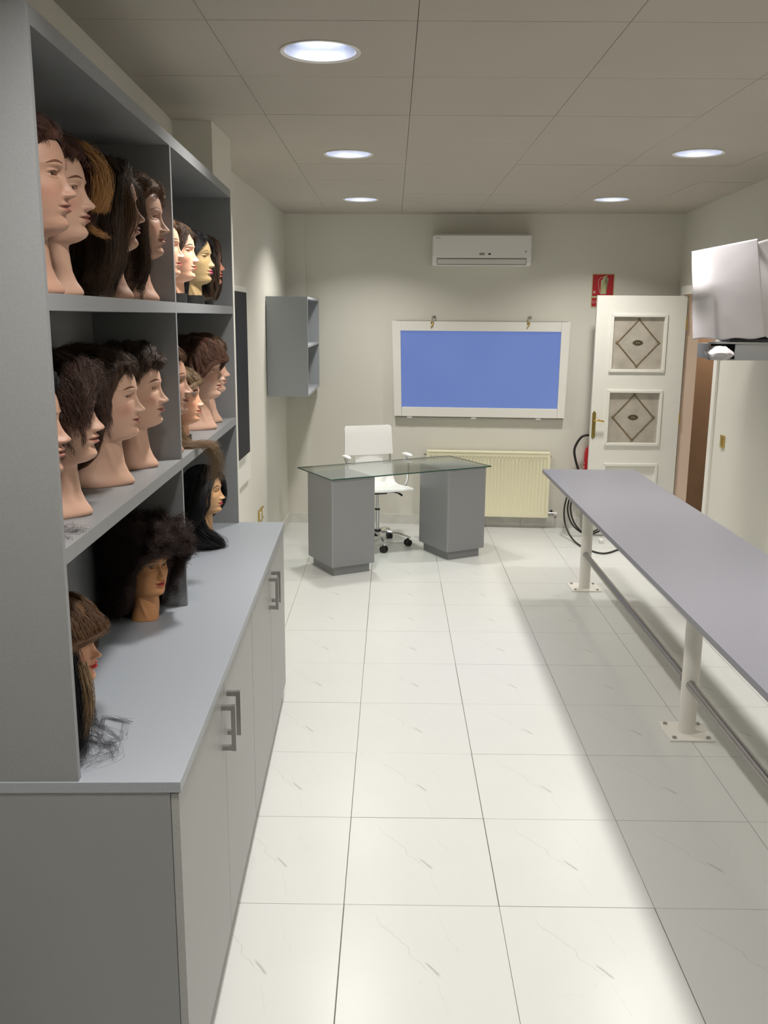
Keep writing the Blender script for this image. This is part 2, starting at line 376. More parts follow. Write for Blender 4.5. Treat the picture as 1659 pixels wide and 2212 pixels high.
# ------------------------------------------------------------------ small wall shelf unit in the far left corner
t = thing('wall_shelf', 'grey open wall cabinet with one middle shelf, hung in the far left corner', 'wall cabinet', (0, 0, 0))
xa, xb, ya, yb = -.982, -.66, 7.22, 8.33
B('side_panel', (xa, xb, ya, ya + .018, 1.275, 2.045), M['lam2'], t, bevel=.0006)
B('side_panel', (xa + .04, xb, yb - .018, yb, 1.275, 2.045), M['lam2'], t, bevel=.0006)
B('top_panel', (xa + .03, xb, ya + .018, yb - .018, 2.027, 2.045), M['lam2'], t)
B('bottom_panel', (xa + .03, xb, ya + .018, yb - .018, 1.275, 1.293), M['lam2'], t)
B('shelf', (xa + .03, xb - .001, ya + .018, yb - .018, 1.655, 1.673), M['lam2'], t)
B('back_panel', (xa + .025, xa + .032, ya + .018, yb - .018, 1.293, 2.027), M['lam2'], t)
# white board with dark screen on the left wall
t = thing('wall_screen', 'dark flat screen on a tall white backing board on the left wall', 'screen', (0, 0, 0))
prism('backing_board', [(-1.03, 5.25), (-1.0, 5.25), (-.985, 6.30), (-1.015, 6.30)], .79, 2.085, M['white'], t)
o = prism('screen_panel', [(-1.0, 5.30), (-.965, 5.30), (-.957, 6.11), (-.99, 6.11)], 1.0, 2.045, M['screen'], t)

# ------------------------------------------------------------------ far wall things, in the far wall's own frame
fa = math.atan(-.066)
def FT(name, label, cat, x, z, group=None, off=0):
    o = thing(name, label, cat, (x, far_y(x) - off, z), fa, group); return o
# air conditioner  x .35..1.19  z 2.335..2.60
t = FT('air_conditioner', 'white split air conditioner unit high on the far wall', 'air conditioner', .77, 2.335)
bm = bmesh.new(); w2 = .422
prof = [(0, 0), (-.15, .0), (-.185, .02), (-.197, .06), (-.20, .16), (-.195, .235), (-.16, .262), (0, .265)]
a = [bm.verts.new((-w2, y, z)) for y, z in prof]; b = [bm.verts.new((w2, y, z)) for y, z in prof]
bm.faces.new(a); bm.faces.new(b[::-1])
for i in range(len(prof)): bm.faces.new((a[i], b[i], b[(i + 1) % len(prof)], a[(i + 1) % len(prof)]))
link('housing', bm, M['white2'], t, bevel=.004)
B('front_panel', (-.415, .415, -.206, -.192, .07, .245), M['white2'], t, bevel=.004)
o = B('air_vane', (-.378, .378, -.203, -.150, .010, .050), M['offwhite'], t, bevel=.004); o.rotation_euler = (0, 0, 0)
B('vane_slot', (-.382, .382, -.1975, -.150, .004, .0600), M['grime'], t)
B('display', (-.02, .025, -.2075, -.200, .083, .102), M['grime'], t); B('display', (.055, .078, -.2075, -.200, .086, .098), M['tvblack'], t)
B('sensor', (.370, .378, -.2075, -.200, .105, .118), M['tvblack'], t)
def text(name, s, size, m, parent, loc, ext=.0006, align='CENTER'):
    c = bpy.data.curves.new(name, 'FONT'); c.body = s; c.size = size; c.extrude = ext; c.align_x = align; c.align_y = 'CENTER'
    tmp = bpy.data.objects.new('tmp', c); COL.objects.link(tmp); bpy.context.view_layer.update()
    me = bpy.data.meshes.new_from_object(tmp.evaluated_get(bpy.context.evaluated_depsgraph_get())); bpy.data.objects.remove(tmp); bpy.data.curves.remove(c)
    me.materials.clear(); me.materials.append(m)
    o = bpy.data.objects.new(name, me); COL.objects.link(o); o.parent = parent; o.location = loc; o.rotation_euler = (PI / 2, 0, 0); return o
text('lettering', 'elnor', .018, M['grime'], t, (-.372, -.2070, .226))
# framed blue window
wn = FT('window_1', 'white framed interior window with a plain blue pane on the far wall', 'window', .782, 1.015)
wn['kind'] = 'structure'
def frame_piece(name, p, z0y0, m, parent): pass
def quadbar(name, q, y0, y1, m, parent, bevel=.002):
    bm = bmesh.new(); a = [bm.verts.new((x, y0, z)) for x, z in q]; b = [bm.verts.new((x, y1, z)) for x, z in q]
    bm.faces.new(a); bm.faces.new(b[::-1]); n = len(q)
    for i in range(n): bm.faces.new((a[i], a[(i + 1) % n], b[(i + 1) % n], b[i]))
    return link(name, bm, m, parent, bevel=bevel)
# outer corners in local x: top -.787..+.787, bottom -.759..+.771
OT, OB, IT, IB = .845, .0, .762, .083
oTL, oTR, oBL, oBR = (-.787, OT), (.787, OT), (-.759, OB), (.771, OB)
iTL, iTR, iBL, iBR = (-.712, IT), (.710, IT), (-.692, IB), (.706, IB)
quadbar('stile', [oTL, (iTL[0], OT), (iBL[0], OB), oBL], -.055, -.012, M['white'], wn)
quadbar('stile', [(iTR[0], OT), oTR, oBR, (iBR[0], OB)], -.055, -.012, M['white'], wn)
quadbar('rail', [(iTL[0] + .001, OT), (iTR[0] - .001, OT), (iTR[0] - .001, IT), (iTL[0] + .001, IT)], -.055, -.012, M['white'], wn)
quadbar('rail', [(iBL[0] + .001, IB), (iBR[0] - .001, IB), (iBR[0] - .001, OB), (iBL[0] + .001, OB)], -.055, -.012, M['white'], wn)
quadbar('blue_pane', [(iTL[0] - .01, IT + .01), (iTR[0] + .01, IT + .01), (iBR[0] + .01, IB - .01), (iBL[0] - .01, IB - .01)], -.034, -.028, M['blue'], wn, bevel=0)
quadbar('backing_frame', [(-.75, OT + .005), (.765, OT + .005), (.765, -.014), (-.745, -.014)], -.018, .0, M['grime'], wn, bevel=0)
for x in (-.62, -.04, .54):
    B('hinge', (x - .022, x + .022, -.05, -.012, -.016, -.002), M['white2'], wn)
for x in (-.427, .42):
    k = B('latch', (x - .014, x + .014, -.058, -.054, OT - .022, OT - .002), M['brass'], wn, bevel=.002)
    T('hook', spline([(x + .004, -.060, OT - .012), (x + .002, -.066, OT - .03), (x - .006, -.062, OT - .045), (x - .012, -.060, OT - .058)], 4), .0045, M['brass'], k)
    T('eye_bolt', spline([(x + .012, .0, OT + .045), (x + .012, -.03, OT + .045), (x - .002, -.04, OT + .03), (x + .002, -.045, OT + .01)], 4), .0055, M['grime'], k)
    B('hook_plate', (x - .004, x + .030, -.004, .002, OT + .028, OT + .048), M['grime'], k)
# radiator
t = FT('radiator', 'cream enamel panel radiator below the blue window, right of the desk', 'radiator', .885, .105)
RW = .56; HR = .60
bm = bmesh.new(); n = 33; pts = []
def ripple(u):
    return -.012 * (0.5 - 0.5 * math.cos(2 * PI * u))
cols = []
for i in range(n * 4 + 1):
    u = i / 4; x = -RW + .028 + (2 * RW - .056) * i / (n * 4)
    d = [-.088, -.088, -.088 + .010 * (1 if i % 4 == 0 else (.3 if i % 2 else 0)), -.088 + .010 * (1 if i % 4 == 0 else (.3 if i % 2 else 0)), -.088, -.088]
    zz = [0.0, .045, .058, HR - .062, HR - .048, HR - .012]
    cols.append([bm.verts.new((x, d[k], zz[k])) for k in range(6)])
for a, b in zip(cols, cols[1:]):
    for k in range(5): bm.faces.new((a[k], b[k], b[k + 1], a[k + 1]))
link('front_panel', bm, M['cream'], t, smooth='auto')
box_bm = bmesh.new(); box(box_bm, -RW + .028, RW - .028, -.0875, -.07, .0, .02); box(box_bm, -RW + .028, RW - .028, -.04, -.03, .0, HR - .02)
link('rear_panel', box_bm, M['cream'], t)
B('side_cover', (-RW, -RW + .03, -.090, -.03, .0, HR), M['cream'], t, bevel=.003); B('side_cover', (RW - .03, RW, -.090, -.03, .0, HR), M['cream'], t, bevel=.003)
B('top_grille', (-RW + .004, RW - .004, -.092, -.03, HR - .014, HR + .004), M['cream'], t, bevel=.004)
for i in range(n):
    x = -RW + .028 + (2 * RW - .056) * (i + .5) / n
    B('slot', (x - .007, x + .007, -.0892, -.0870, HR - .049, HR - .043), M['creamdark'], t)
for s in (-1, 1): B('bracket', (s * .4 - .015, s * .4 + .015, -.032, .004, .1, .5), M['grime'], t)
k = T('inlet_valve', [(RW - .01, -.06, .035), (RW + .055, -.06, .035)], .019, M['steel'], t, 14)
T('valve_knob', [(RW + .03, -.06, .05), (RW + .03, -.06, .068)], .011, M['black'], k)
T('supply_pipe', [(RW + .055, -.06, .035), (RW + .078, -.06, .035), (RW + .08, -.055, .034), (RW + .08, .01, .034)], .011, M['white2'], t)
T('bleed_plug', [(-RW - .002, -.06, HR - .035), (-RW - .016, -.06, HR - .035), (-RW - .03, -.06, HR - .03)], [.010, .010, .004], M['grime'], t)
T('bleed_plug', [(RW, -.06, HR - .035), (RW + .010, -.06, HR - .035)], .008, M['grime'], t)
# extinguisher sign
t = FT('extinguisher_sign', 'red and cream fire extinguisher sign above the white door leaf, partly hidden by it', 'sign', 1.836, 2.276)
sh = -.001
B('backing', (-.098, .098, -.0020, .0010, -.290, .004), M['signglow'], t)
B('red_square', (-.090, .090, -.0030, -.0005, -.188, -.006), M['signred'], t)
B('red_strip', (-.091, .091, -.0030, -.0005, -.278, -.204), M['signred'], t)
bm = bmesh.new()
body = [(-.020, -.172), (.030, -.172), (.032, -.055), (.026, -.047), (.018, -.043), (.016, -.024), (.020, -.022), (.034, -.018), (.034, -.021), (.022, -.026), (.040, -.036), (.044, -.042), (.038, -.043), (.020, -.034), (.020, -.044), (.004, -.022), (.002, -.030), (-.004, -.044), (-.012, -.048), (-.018, -.056)]
body = [(-.020, -.172), (.030, -.172), (.032, -.055), (.026, -.048), (.017, -.045), (.016, -.034), (.040, -.046), (.044, -.041), (.018, -.027), (.034, -.017), (.033, -.014), (.012, -.018), (.001, -.026), (-.001, -.045), (-.012, -.049), (-.018, -.056)]
vs = [bm.verts.new((x, -.0036, z)) for x, z in body]; f = bm.faces.new(vs); bmesh.ops.triangulate(bm, faces=[f])
link('pictogram', bm, M['signglow'], t)
T('pictogram_hose', spline([(0, -.0036, -.030), (-.014, -.0036, -.030), (-.034, -.0036, -.044), (-.042, -.0036, -.07), (-.036, -.0036, -.11), (-.028, -.0036, -.15), (-.018, -.0036, -.170)], 5), .0028, M['signpale'], t, 6)
B('small_mark', (-.082, -.062, -.0036, -.0025, -.166, -.146), M['signpale'], t)
text('lettering', 'EXTINTOR', .034, M['signpale'], t, (-.004, -.0036, -.241), .0004)
# fire extinguisher behind the door leaf
t = FT('fire_extinguisher', 'red fire extinguisher on the far wall, mostly hidden behind the white door', 'fire extinguisher', 1.806, .34, off=.10)
lathe('cylinder', [(0, 0), (.07, 0), (.076, .012), (.076, .36), (.068, .41), (.03, .45), (.02, .47), (0, .47)], M['red'], t, 28)
for z0, z1 in ((.11, .135), (.16, .17), (.185, .215), (.235, .26), (.28, .29)): B('label_print', (-.0785, -.070, -.030, -.018, z0, z1), M['signpale'], t)
B('valve', (-.03, .03, -.014, .014, .47, .51), M['black'], t, bevel=.003)
T('hose', spline([(0, 0, .49), (-.035, -.02, .535), (-.11, -.03, .52), (-.165, -.03, .42), (-.155, -.03, .32), (-.115, -.03, .20), (-.09, -.02, .10)], 7), .011, M['cable'], t)
B('wall_bracket', (-.02, .02, .06, .105, .2, .32), M['black'], t)

# ------------------------------------------------------------------ white door leaf, open against the far wall
t = thing('door_leaf', 'white door leaf with two diamond-pattern panes, open against the far wall', 'door', (1.73, 7.965, 0))
DW, DH = .762, 2.087
openings = [(.150, .580, 1.470, 1.910), (.150, .580, .835, 1.270), (.150, .580, .17, .63)]
bm = bmesh.new(); prev = .008
box(bm, 0, openings[0][0], -.035, 0, .008, DH); box(bm, openings[0][1], DW, -.035, 0, .008, DH)
zs = [.008] + [z for o in openings[::-1] for z in o[2:]] + [DH]
for a, b in zip(zs[::2], zs[1::2]): box(bm, .150, .580, -.035, 0, a, b)
link('leaf', bm, M['white'], t)
def molding(x0, x1, z0, z1, parent):
    for nm, q in (('molding', [(x0 - .025, z1 + .025), (x1 + .025, z1 + .025), (x1, z1), (x0, z1)]), ('molding', [(x0, z0), (x1, z0), (x1 + .025, z0 - .025), (x0 - .025, z0 - .025)]),
                  ('molding', [(x0 - .025, z1 + .025), (x0, z1), (x0, z0), (x0 - .025, z0 - .025)]), ('molding', [(x1, z1), (x1 + .025, z1 + .025), (x1 + .025, z0 - .025), (x1, z0)])):
        quadbar(nm, q, -.049, -.034, M['white'], parent, bevel=.004)
for k, (x0, x1, z0, z1) in enumerate(openings):
    molding(x0, x1, z0, z1, t)
    if k == 2:
        B('lower_panel', (x0, x1, -.024, -.012, z0, z1), M['white'], t); continue
    p = B('pane', (x0, x1, -.022, -.015, z0, z1), M['frost'], t); p['label'] = 'frosted pane with a brown diamond pattern'
    cx_, cz_ = .367, (z0 + z1) / 2 + .004
    D = [(cx_, cz_ + .197), (cx_ + .178, cz_), (cx_, cz_ - .197), (cx_ - .178, cz_)]
    for i in range(4):
        a, b = D[i], D[(i + 1) % 4]
        T('diamond_line', [(a[0], -.0225, a[1]), (b[0], -.0225, b[1])], .0060, M['decbrown'], p, 6)
        T('corner_rosette', [(a[0], -.0255, a[1]), (a[0], -.021, a[1])], .0125, M['decbrown'], p, 12)
        T('rosette_centre', [(a[0], -.0262, a[1]), (a[0], -.021, a[1])], .006, M['declight'], p, 10)
    bm = bmesh.new(); nn = 28; ring = []
    for i in range(nn):
        aa = 2 * PI * i / nn; rr = (1.0 if i % 2 else .82); ring.append(bm.verts.new((cx_ + .050 * rr * math.cos(aa) * (1 - .1 * abs(math.sin(aa))), -.0235, cz_ + .026 * rr * math.sin(aa))))
    bm.faces.new(ring); link('centre_motif', bm, M['decdark'], p)
    for s in (-1, 1): T('motif_eye', [(cx_ + s * .009, -.0245, cz_), (cx_ + s * .009, -.022, cz_)], .0045, M['declight'], p, 10)
h = quadbar('handle_plate', [(.008, 1.0), (.020, .875), (.033, .865), (.046, .875), (.046, 1.10), (.033, 1.115), (.020, 1.10)][:0] or [(.010, .885), (.026, .866), (.042, .885), (.042, 1.092), (.026, 1.112), (.010, 1.092)], -.040, -.034, M['oldbrass'], t, bevel=.002)
T('door_handle', spline([(.026, -.04, 1.03), (.026, -.075, 1.032), (.045, -.082, 1.036), (.075, -.080, 1.030), (.105, -.078, 1.024)], 5), [.008] * 21, M['brass'], h)
for z in (.22, 1.05, 1.85): T('hinge', [(DW + .003, -.036, z - .045), (DW + .003, -.036, z + .045)], .006, M['brass'], t)
B('gap_shade_strip', (DW, DW + .004, -.034, 0, .01, DH), M['darkgap'], t)  # dark colour stands in for shade in the gap beside the casing

# brass switch plates
def switch(name, label, cat, loc, rz):
    t = thing(name, label, cat, loc, rz)
    B('wall_plate', (-.042, .042, -.012, .0, -.045, .045), M['brass'], t, bevel=.003)
    B('rocker', (-.020, .020, -.016, -.011, -.028, .028), M['white2'] if cat == 'socket' else M['brass'], t, bevel=.002)
    return t
switch('light_switch', 'brass light switch plate on the right wall beside the doorway', 'switch', (wall_x(6.59), 6.59, 1.03), -PI / 2 - .057 + 0)
switch('wall_socket', 'brass framed socket plate low on the left wall behind the worktop end', 'socket', (lx(6.72), 6.72, .42), PI / 2 - .0214)
switch('wall_socket', 'lower brass framed socket plate low on the left wall, beside its twin', 'socket', (lx(6.84), 6.84, .42), PI / 2 - .0214)

# ------------------------------------------------------------------ glass desk
DA = math.radians(29.2)
t = thing('glass_desk', 'glass-topped desk on two grey pedestals in front of the white chair', 'desk', (-.434, 6.51, 0), DA)
LX, LY = 1.412, .617
bm = box(bmesh.new(), 0, LX, 0, LY, .730, .740); link('glass_top', bm, M['glass'], t, bevel=.001)
eb = bmesh.new()
for d in ((0.001, LX - .001, -.0009, -.0001, .7305, .7395), (0.001, LX - .001, LY + .0001, LY + .0009, .7305, .7395), (-.0009, -.0001, .001, LY - .001, .7305, .7395), (LX + .0001, LX + .0009, .001, LY - .001, .7305, .7395)): box(eb, *d)
link('glass_edge', eb, M['glassedge'], t)
for x0 in (.006, 1.012):
    x1 = x0 + .355
    B('plinth', (x0 + .03, x1 - .03, .035, .41, 0, .07), M['lam'], t)
    p = B('pedestal', (x0, x1, .008, .437, .07, .7295), M['lam'], t, bevel=.001)
    B('corner_trim', (x0 - .0008, x0 + .014, .0068, .02, .0705, .729), M['lamedge'], p)

# ------------------------------------------------------------------ chair
CF = math.radians(-70)
t = thing('office_chair', 'white leatherette swivel chair with chrome five-star base behind the glass desk', 'chair', (-.115, 7.52, 0), CF - PI / 2 + PI / 2)
# local +x = facing direction
for k in range(5):
    a = math.radians(-77 + 72 * k) - CF
    c, s = math.cos(a), math.sin(a)
    bm = bmesh.new(); pr = [(.02, .115, .026), (.10, .118, .024), (.18, .108, .019), (.245, .085, .014), (.285, .066, .008)]
    rings = []
    for r, z, wd in pr: rings.append([bm.verts.new((r * c - u * s, r * s + u * c, z + v)) for u, v in ((-wd, -.006), (wd, -.006), (wd * .7, .012), (-wd * .7, .012))])
    for p, q in zip(rings, rings[1:]):
        for i in range(4): bm.faces.new((p[i], p[(i + 1) % 4], q[(i + 1) % 4], q[i]))
    bm.faces.new(rings[0]); bm.faces.new(rings[-1])
    leg = link('base_arm', bm, M['chrome'], t, smooth='auto', bevel=.003)
    x, y = .262 * c, .262 * s
    ca = a + .7; dx, dy = math.cos(ca), math.sin(ca)
    wb = bmesh.new()
    for o_ in (-.014, .014):
        tube(wb, [(x - dy * (o_ - .009) + dx * .0, y + dx * (o_ - .009), .028), (x - dy * (o_ + .009), y + dx * (o_ + .009), .028)], .0278, 18)
    tube(wb, [(x, y, .03), (x, y, .066)], .011, 10)
    link('caster', wb, M['black'], t, smooth='auto')
lathe('hub', [(0, .082), (.036, .082), (.038, .10), (.034, .135), (0, .135)], M['black'], t, 20)
T('gas_column', [(0, 0, .13), (0, 0, .31)], .019, M['chrome'], t, 18); T('piston', [(0, 0, .30), (0, 0, .455)], .013, M['chrome'], t, 14)
T('column_collar', [(0, 0, .305), (0, 0, .318)], .022, M['black'], t, 16)
B('seat_mechanism', (-.08, .08, -.06, .06, .45, .475), M['black'], t, bevel=.005)
T('tilt_lever', spline([(.02, .05, .455), (.03, .14, .452), (.04, .19, .435), (.045, .205, .42)], 4), [.005] * 7 + [.009] * 6, M['black'], t)
def ribbon(path, name, m, parent, th=.010, n=10):
    # path: list of (x, z, half width); slight dish across
    bm = bmesh.new(); P = []
    for i in range(len(path)):
        x, z, hw = path[i]
        a = path[max(i - 1, 0)]; b = path[min(i + 1, len(path) - 1)]
        tx, tz = b[0] - a[0], b[1] - a[1]; l = math.hypot(tx, tz); nx, nz = -tz / l, tx / l
        row = []
        for side in (1, -1):
            r = []
            for k in range(n + 1):
                u = -1 + 2 * k / n; dish = .012 * u * u
                r.append(bm.verts.new((x + nx * (dish + side * th / 2), u * hw, z + nz * (dish + side * th / 2))))
            row.append(r)
        P.append(row)
    for a, b in zip(P, P[1:]):
        for sd in (0, 1):
            for k in range(n): bm.faces.new((a[sd][k], a[sd][k + 1], b[sd][k + 1], b[sd][k]))
        for k in (0, n): bm.faces.new((a[0][k], b[0][k], b[1][k], a[1][k]))
    for r in (P[0], P[-1]):
        for k in range(n): bm.faces.new((r[0][k], r[0][k + 1], r[1][k + 1], r[1][k]))
    return link(name, bm, m, parent, smooth='auto')
seatp = [(.240, .498, .20), (.248, .504, .228), (.242, .515, .236), (.21, .524, .236), (.12, .520, .233), (0, .507, .230), (-.10, .500, .226), (-.17, .508, .222), (-.198, .54, .218), (-.207, .58, .215), (-.213, .655, .213)]
ribbon(seatp, 'seat', M['leather'], t)
ribbon([(-.2135, .655, .125), (-.218, .70, .125), (-.2225, .742, .125)], 'back_bridge', M['leather'], t)
ribbon([(-.2225, .742, .218), (-.229, .82, .214), (-.238, .91, .211), (-.246, .972, .210), (-.249, .984, .203), (-.2495, .990, .190)], 'backrest', M['leather'], t, .016)
for s in (-1, 1):
    T('back_frame', spline([(.0, s * .19, .46), (-.16, s * .20, .462), (-.212, s * .198, .50), (-.228, s * .195, .62), (-.240, s * .192, .78), (-.258, s * .19, .95)], 5), .009, M['chrome'], t)
    a = T('arm_support', spline([(-.05, s * .18, .462), (-.05, s * .24, .47), (.0, s * .262, .52), (.02, s * .266, .62), (.01, s * .268, .70), (-.05, s * .268, .745)], 5), .010, M['chrome'], t)
    bm = bmesh.new()
    tube(bm, [(.085, s * .268, .762), (.07, s * .268, .764), (.02, s * .268, .768), (-.05, s * .268, .764), (-.10, s * .268, .754), (-.115, s * .268, .75)], [.006, .018, .024, .024, .016, .006], 14)
    for v in bm.verts: v.co.z = .762 + (v.co.z - .762) * .55
    link('armrest', bm, M['leather'], t, smooth=True)

# ------------------------------------------------------------------ long bench table
t = thing('bench_table', 'long lilac-grey table on white steel posts bolted to the floor', 'table', (1.395, 3.98, 0))
bx = lambda y: 1.083 - .004 * (y - 3.05)
bm = bmesh.new(); BZ = .85
q = [(bx(-.4) - 1.395, -.4 - 3.98), (1.722 - 1.395, -.4 - 3.98), (1.722 - 1.395, 6.385 - 3.98), (bx(6.4) - 1.395, 6.385 - 3.98)]
a = [bm.verts.new((x, y, BZ - .025)) for x, y in q]; b = [bm.verts.new((x, y, BZ)) for x, y in q]
bm.faces.new(a[::-1]); bm.faces.new(b)
for i in range(4): bm.faces.new((a[i], a[(i + 1) % 4], b[(i + 1) % 4], b[i]))
link('table_top', bm, M['bench'], t, bevel=.002)
for py in (-4.66, -2.33, 0, 2.33):
    lg = T('post', [(0, py, .008), (0, py, BZ - .025)], .039, M['paintleg'], t, 28)
    B('floor_plate', (-.104, .104, py - .10, py + .10, .0, .008), M['paintleg'], lg, bevel=.001)
    for dx in (-.078, .078):
        for dy in (-.075, .075): T('anchor_bolt', [(dx, py + dy, .008), (dx, py + dy, .015)], .010, M['steel'], lg, 8)
for y0, y1 in ((-4.62, -2.369), (-2.291, -.039), (.039, 2.291)):
    T('foot_rail', [(-.012, y0 + .004, .255), (-.012, y1 - .004, .255)], .022, M['steel'], t, 20)

# ------------------------------------------------------------------ black cable coil at the far end of the table
t = thing('cable_coil', 'loops of black cable hanging to the floor behind the far end of the table', 'cable', (0, 0, 0))
T('cable', spline([(1.66, 8.215, .47), (1.62, 8.10, .47), (1.56, 7.92, .38), (1.528, 7.88, .25), (1.538, 7.85, .12), (1.575, 7.70, .025), (1.63, 7.45, .008), (1.74, 7.27, .008), (1.90, 7.40, .008), (2.02, 7.55, .008)], 8), .0075, M['cable'], t, 8)
T('cable', spline([(1.68, 8.215, .46), (1.62, 8.06, .46), (1.575, 7.90, .36), (1.56, 7.89, .24), (1.60, 7.885, .12), (1.68, 7.88, .045), (1.76, 7.88, .02), (1.84, 7.88, .05), (1.90, 7.88, .09), (1.95, 7.88, .15)], 8), .0075, M['cable'], t, 8)
T('cable', spline([(1.70, 8.215, .45), (1.64, 8.06, .45), (1.60, 7.90, .36), (1.585, 7.89, .25), (1.62, 7.885, .13), (1.69, 7.88, .05), (1.76, 7.88, .035), (1.83, 7.875, .07), (1.87, 7.88, .11)], 8), .0075, M['cable'], t, 8)
B('plug', (1.80, 1.83, 7.62, 7.70, .0, .035), M['white2'], t, bevel=.006)

# ------------------------------------------------------------------ bracket shelf, screen and paper on the right wall
t = thing('wall_box_shelf', 'grey box shelf on the right wall below the hanging paper, open at one end', 'shelf', (0, 0, 0))
yx = 5.40; wx = wall_x(5.40)
def wedge(bm, x0, x1, y0, y1, z0, z1, sx):
    v = [bm.verts.new(p) for p in ((x0, y0, z0), (x1, y0, z0), (x1, y1, z0), (x0 + sx * (y1 - y0), y1, z0), (x0, y0, z1), (x1, y0, z1), (x1, y1, z1), (x0 + sx * (y1 - y0), y1, z1))]
    for f in ((0, 3, 2, 1), (4, 5, 6, 7), (0, 1, 5, 4), (1, 2, 6, 5), (2, 3, 7, 6), (3, 0, 4, 7)): bm.faces.new([v[i] for i in f])
bm = bmesh.new(); D_ = .20
wedge(bm, 1.832, wx - .012, yx, yx + D_, 1.758, 1.768, .40); wedge(bm, 1.832, wx - .012, yx, yx + D_, 1.664, 1.672, .40)
box(bm, 1.994, wx - .012, yx + .001, yx + .012, 1.672, 1.758); wedge(bm, 1.832, 1.840, yx + .0005, yx + D_, 1.672, 1.758, .40); wedge(bm, 1.915, wx - .012, yx + D_ - .01, yx + D_ - .001, 1.672, 1.758, 0)
link('box_body', bm, M['lam3'], t)
B('opening_shade', (1.94, 1.994, yx + .10, yx + .11, 1.672, 1.757), M['tvblack'], t)  # near-black sheet gives the open end its dark, shaded interior
def crumple(name, cx, cy, cz, sx, sy, sz, seed, m, parent=None, n=26, k=.35):
    rnd = np.random.RandomState(seed); bm = bmesh.new(); bmesh.ops.create_icosphere(bm, subdivisions=4, radius=1)
    dirs = rnd.normal(size=(34, 3)); dirs /= np.linalg.norm(dirs, axis=1)[:, None]; amp = rnd.uniform(.55, 1.0, 34)
    for v in bm.verts:
        p = np.array(v.co); d = dirs @ p; r = np.min(np.where(d > .25, amp / np.maximum(d, .25), 9)); r = min(r, 1.15)
        v.co = Vector((cx + p[0] * r * sx, cy + p[1] * r * sy, cz + p[2] * r * sz))
    return link(name, bm, m, parent)
cp = crumple('crumpled_paper', 1.912, yx - .004, 1.703, .100, .060, .043, 3, M['paper']); tag(cp, 'crumpled white paper stuffed in the open end of the grey box shelf', 'paper')
t = thing('wall_monitor', 'dark monitor on the right wall shelf, covered by hanging paper', 'monitor', (0, 0, 0))
B('casing', (1.96, 2.24, yx + .06, yx + .30, 1.785, 2.20), M['tvblack'], t, bevel=.01)
B('base', (1.97, 2.22, yx + .03, yx + .19, 1.768, 1.785), M['tvblack'], t, bevel=.003)
def sheet(name, cor, m, label, seed, nu=60, nv=70, amp=.010, fold=None):
    # cor: TL, TR, BR, BL
    rnd = np.random.RandomState(seed); TL, TR, BR, BL = [np.array(c, float) for c in cor]
    bm = bmesh.new(); G = []
    nrm = np.cross(TR - TL, BL - TL); nrm /= np.linalg.norm(nrm)
    ks = [(rnd.uniform(-5, 5), rnd.uniform(-5, 5), rnd.uniform(0, 6), rnd.uniform(.3, 1)) for _ in range(9)]
    creases = [(rnd.uniform(0, 1), rnd.uniform(0, 1), rnd.uniform(0, PI), rnd.uniform(-1, 1)) for _ in range(16)]
    for i in range(nu + 1):
        row = []
        for j in range(nv + 1):
            u, v = i / nu, j / nv
            p = (TL * (1 - u) + TR * u) * (1 - v) + (BL * (1 - u) + BR * u) * v
            d = sum(a * math.sin(x * u + y * v + ph) for x, y, ph, a in ks) / 9 * amp * 2.2
            for cu, cv, th, a in creases:
                s = (u - cu) * math.cos(th) + (v - cv) * math.sin(th); d += a * amp * .55 * abs(s)
            if fold: d += fold(u, v)
            ed = .010 * math.sin(9 * u + 1) * math.sin(5 * u) * v ** 6
            p = p + nrm * d + np.array([0, 0, ed])
            row.append(bm.verts.new(p))
        G.append(row)
    for i in range(nu):
        for j in range(nv): bm.faces.new((G[i][j], G[i + 1][j], G[i + 1][j + 1], G[i][j + 1]))
    o = link(name, bm, m, None, smooth=True)
    o.modifiers.new('thickness', 'SOLIDIFY').thickness = .0008
    tag(o, label, 'paper'); return o
def fold1(u, v):
    d = 0
    # lower left part bends back, with one sharp vertical fold
    s = max(0, v - .55) / .45
    d += .05 * s * max(0, .38 - u) / .38
    d -= .018 * math.exp(-((u - .30 - .06 * v) / .03) ** 2) * s
    d += .03 * math.exp(-((u - .1) ** 2 + (v - .45) ** 2) / .04)
    return -d
sheet('paper_sheet', [(1.694, 5.385, 2.272), (2.045, 5.345, 2.342), (2.155, 5.39, 1.795), (1.736, 5.415, 1.785)], M['paper'], 'large creased white paper sheet hanging over the monitor, facing the camera', 5, fold=fold1)
sheet('paper_sheet', [(2.060, 5.41, 2.325), (2.18, 5.45, 2.36), (2.27, 5.44, 1.80), (2.135, 5.415, 1.80)], M['paper'], 'second white paper sheet folded back along the right side of the monitor', 8, 30, 40)
cl = B('paper_clip', (2.038, 2.062, 5.385, 5.415, 2.318, 2.338), M['steel'], None, bevel=.004); tag(cl, 'small grey clip at the top right corner of the hanging paper', 'clip')

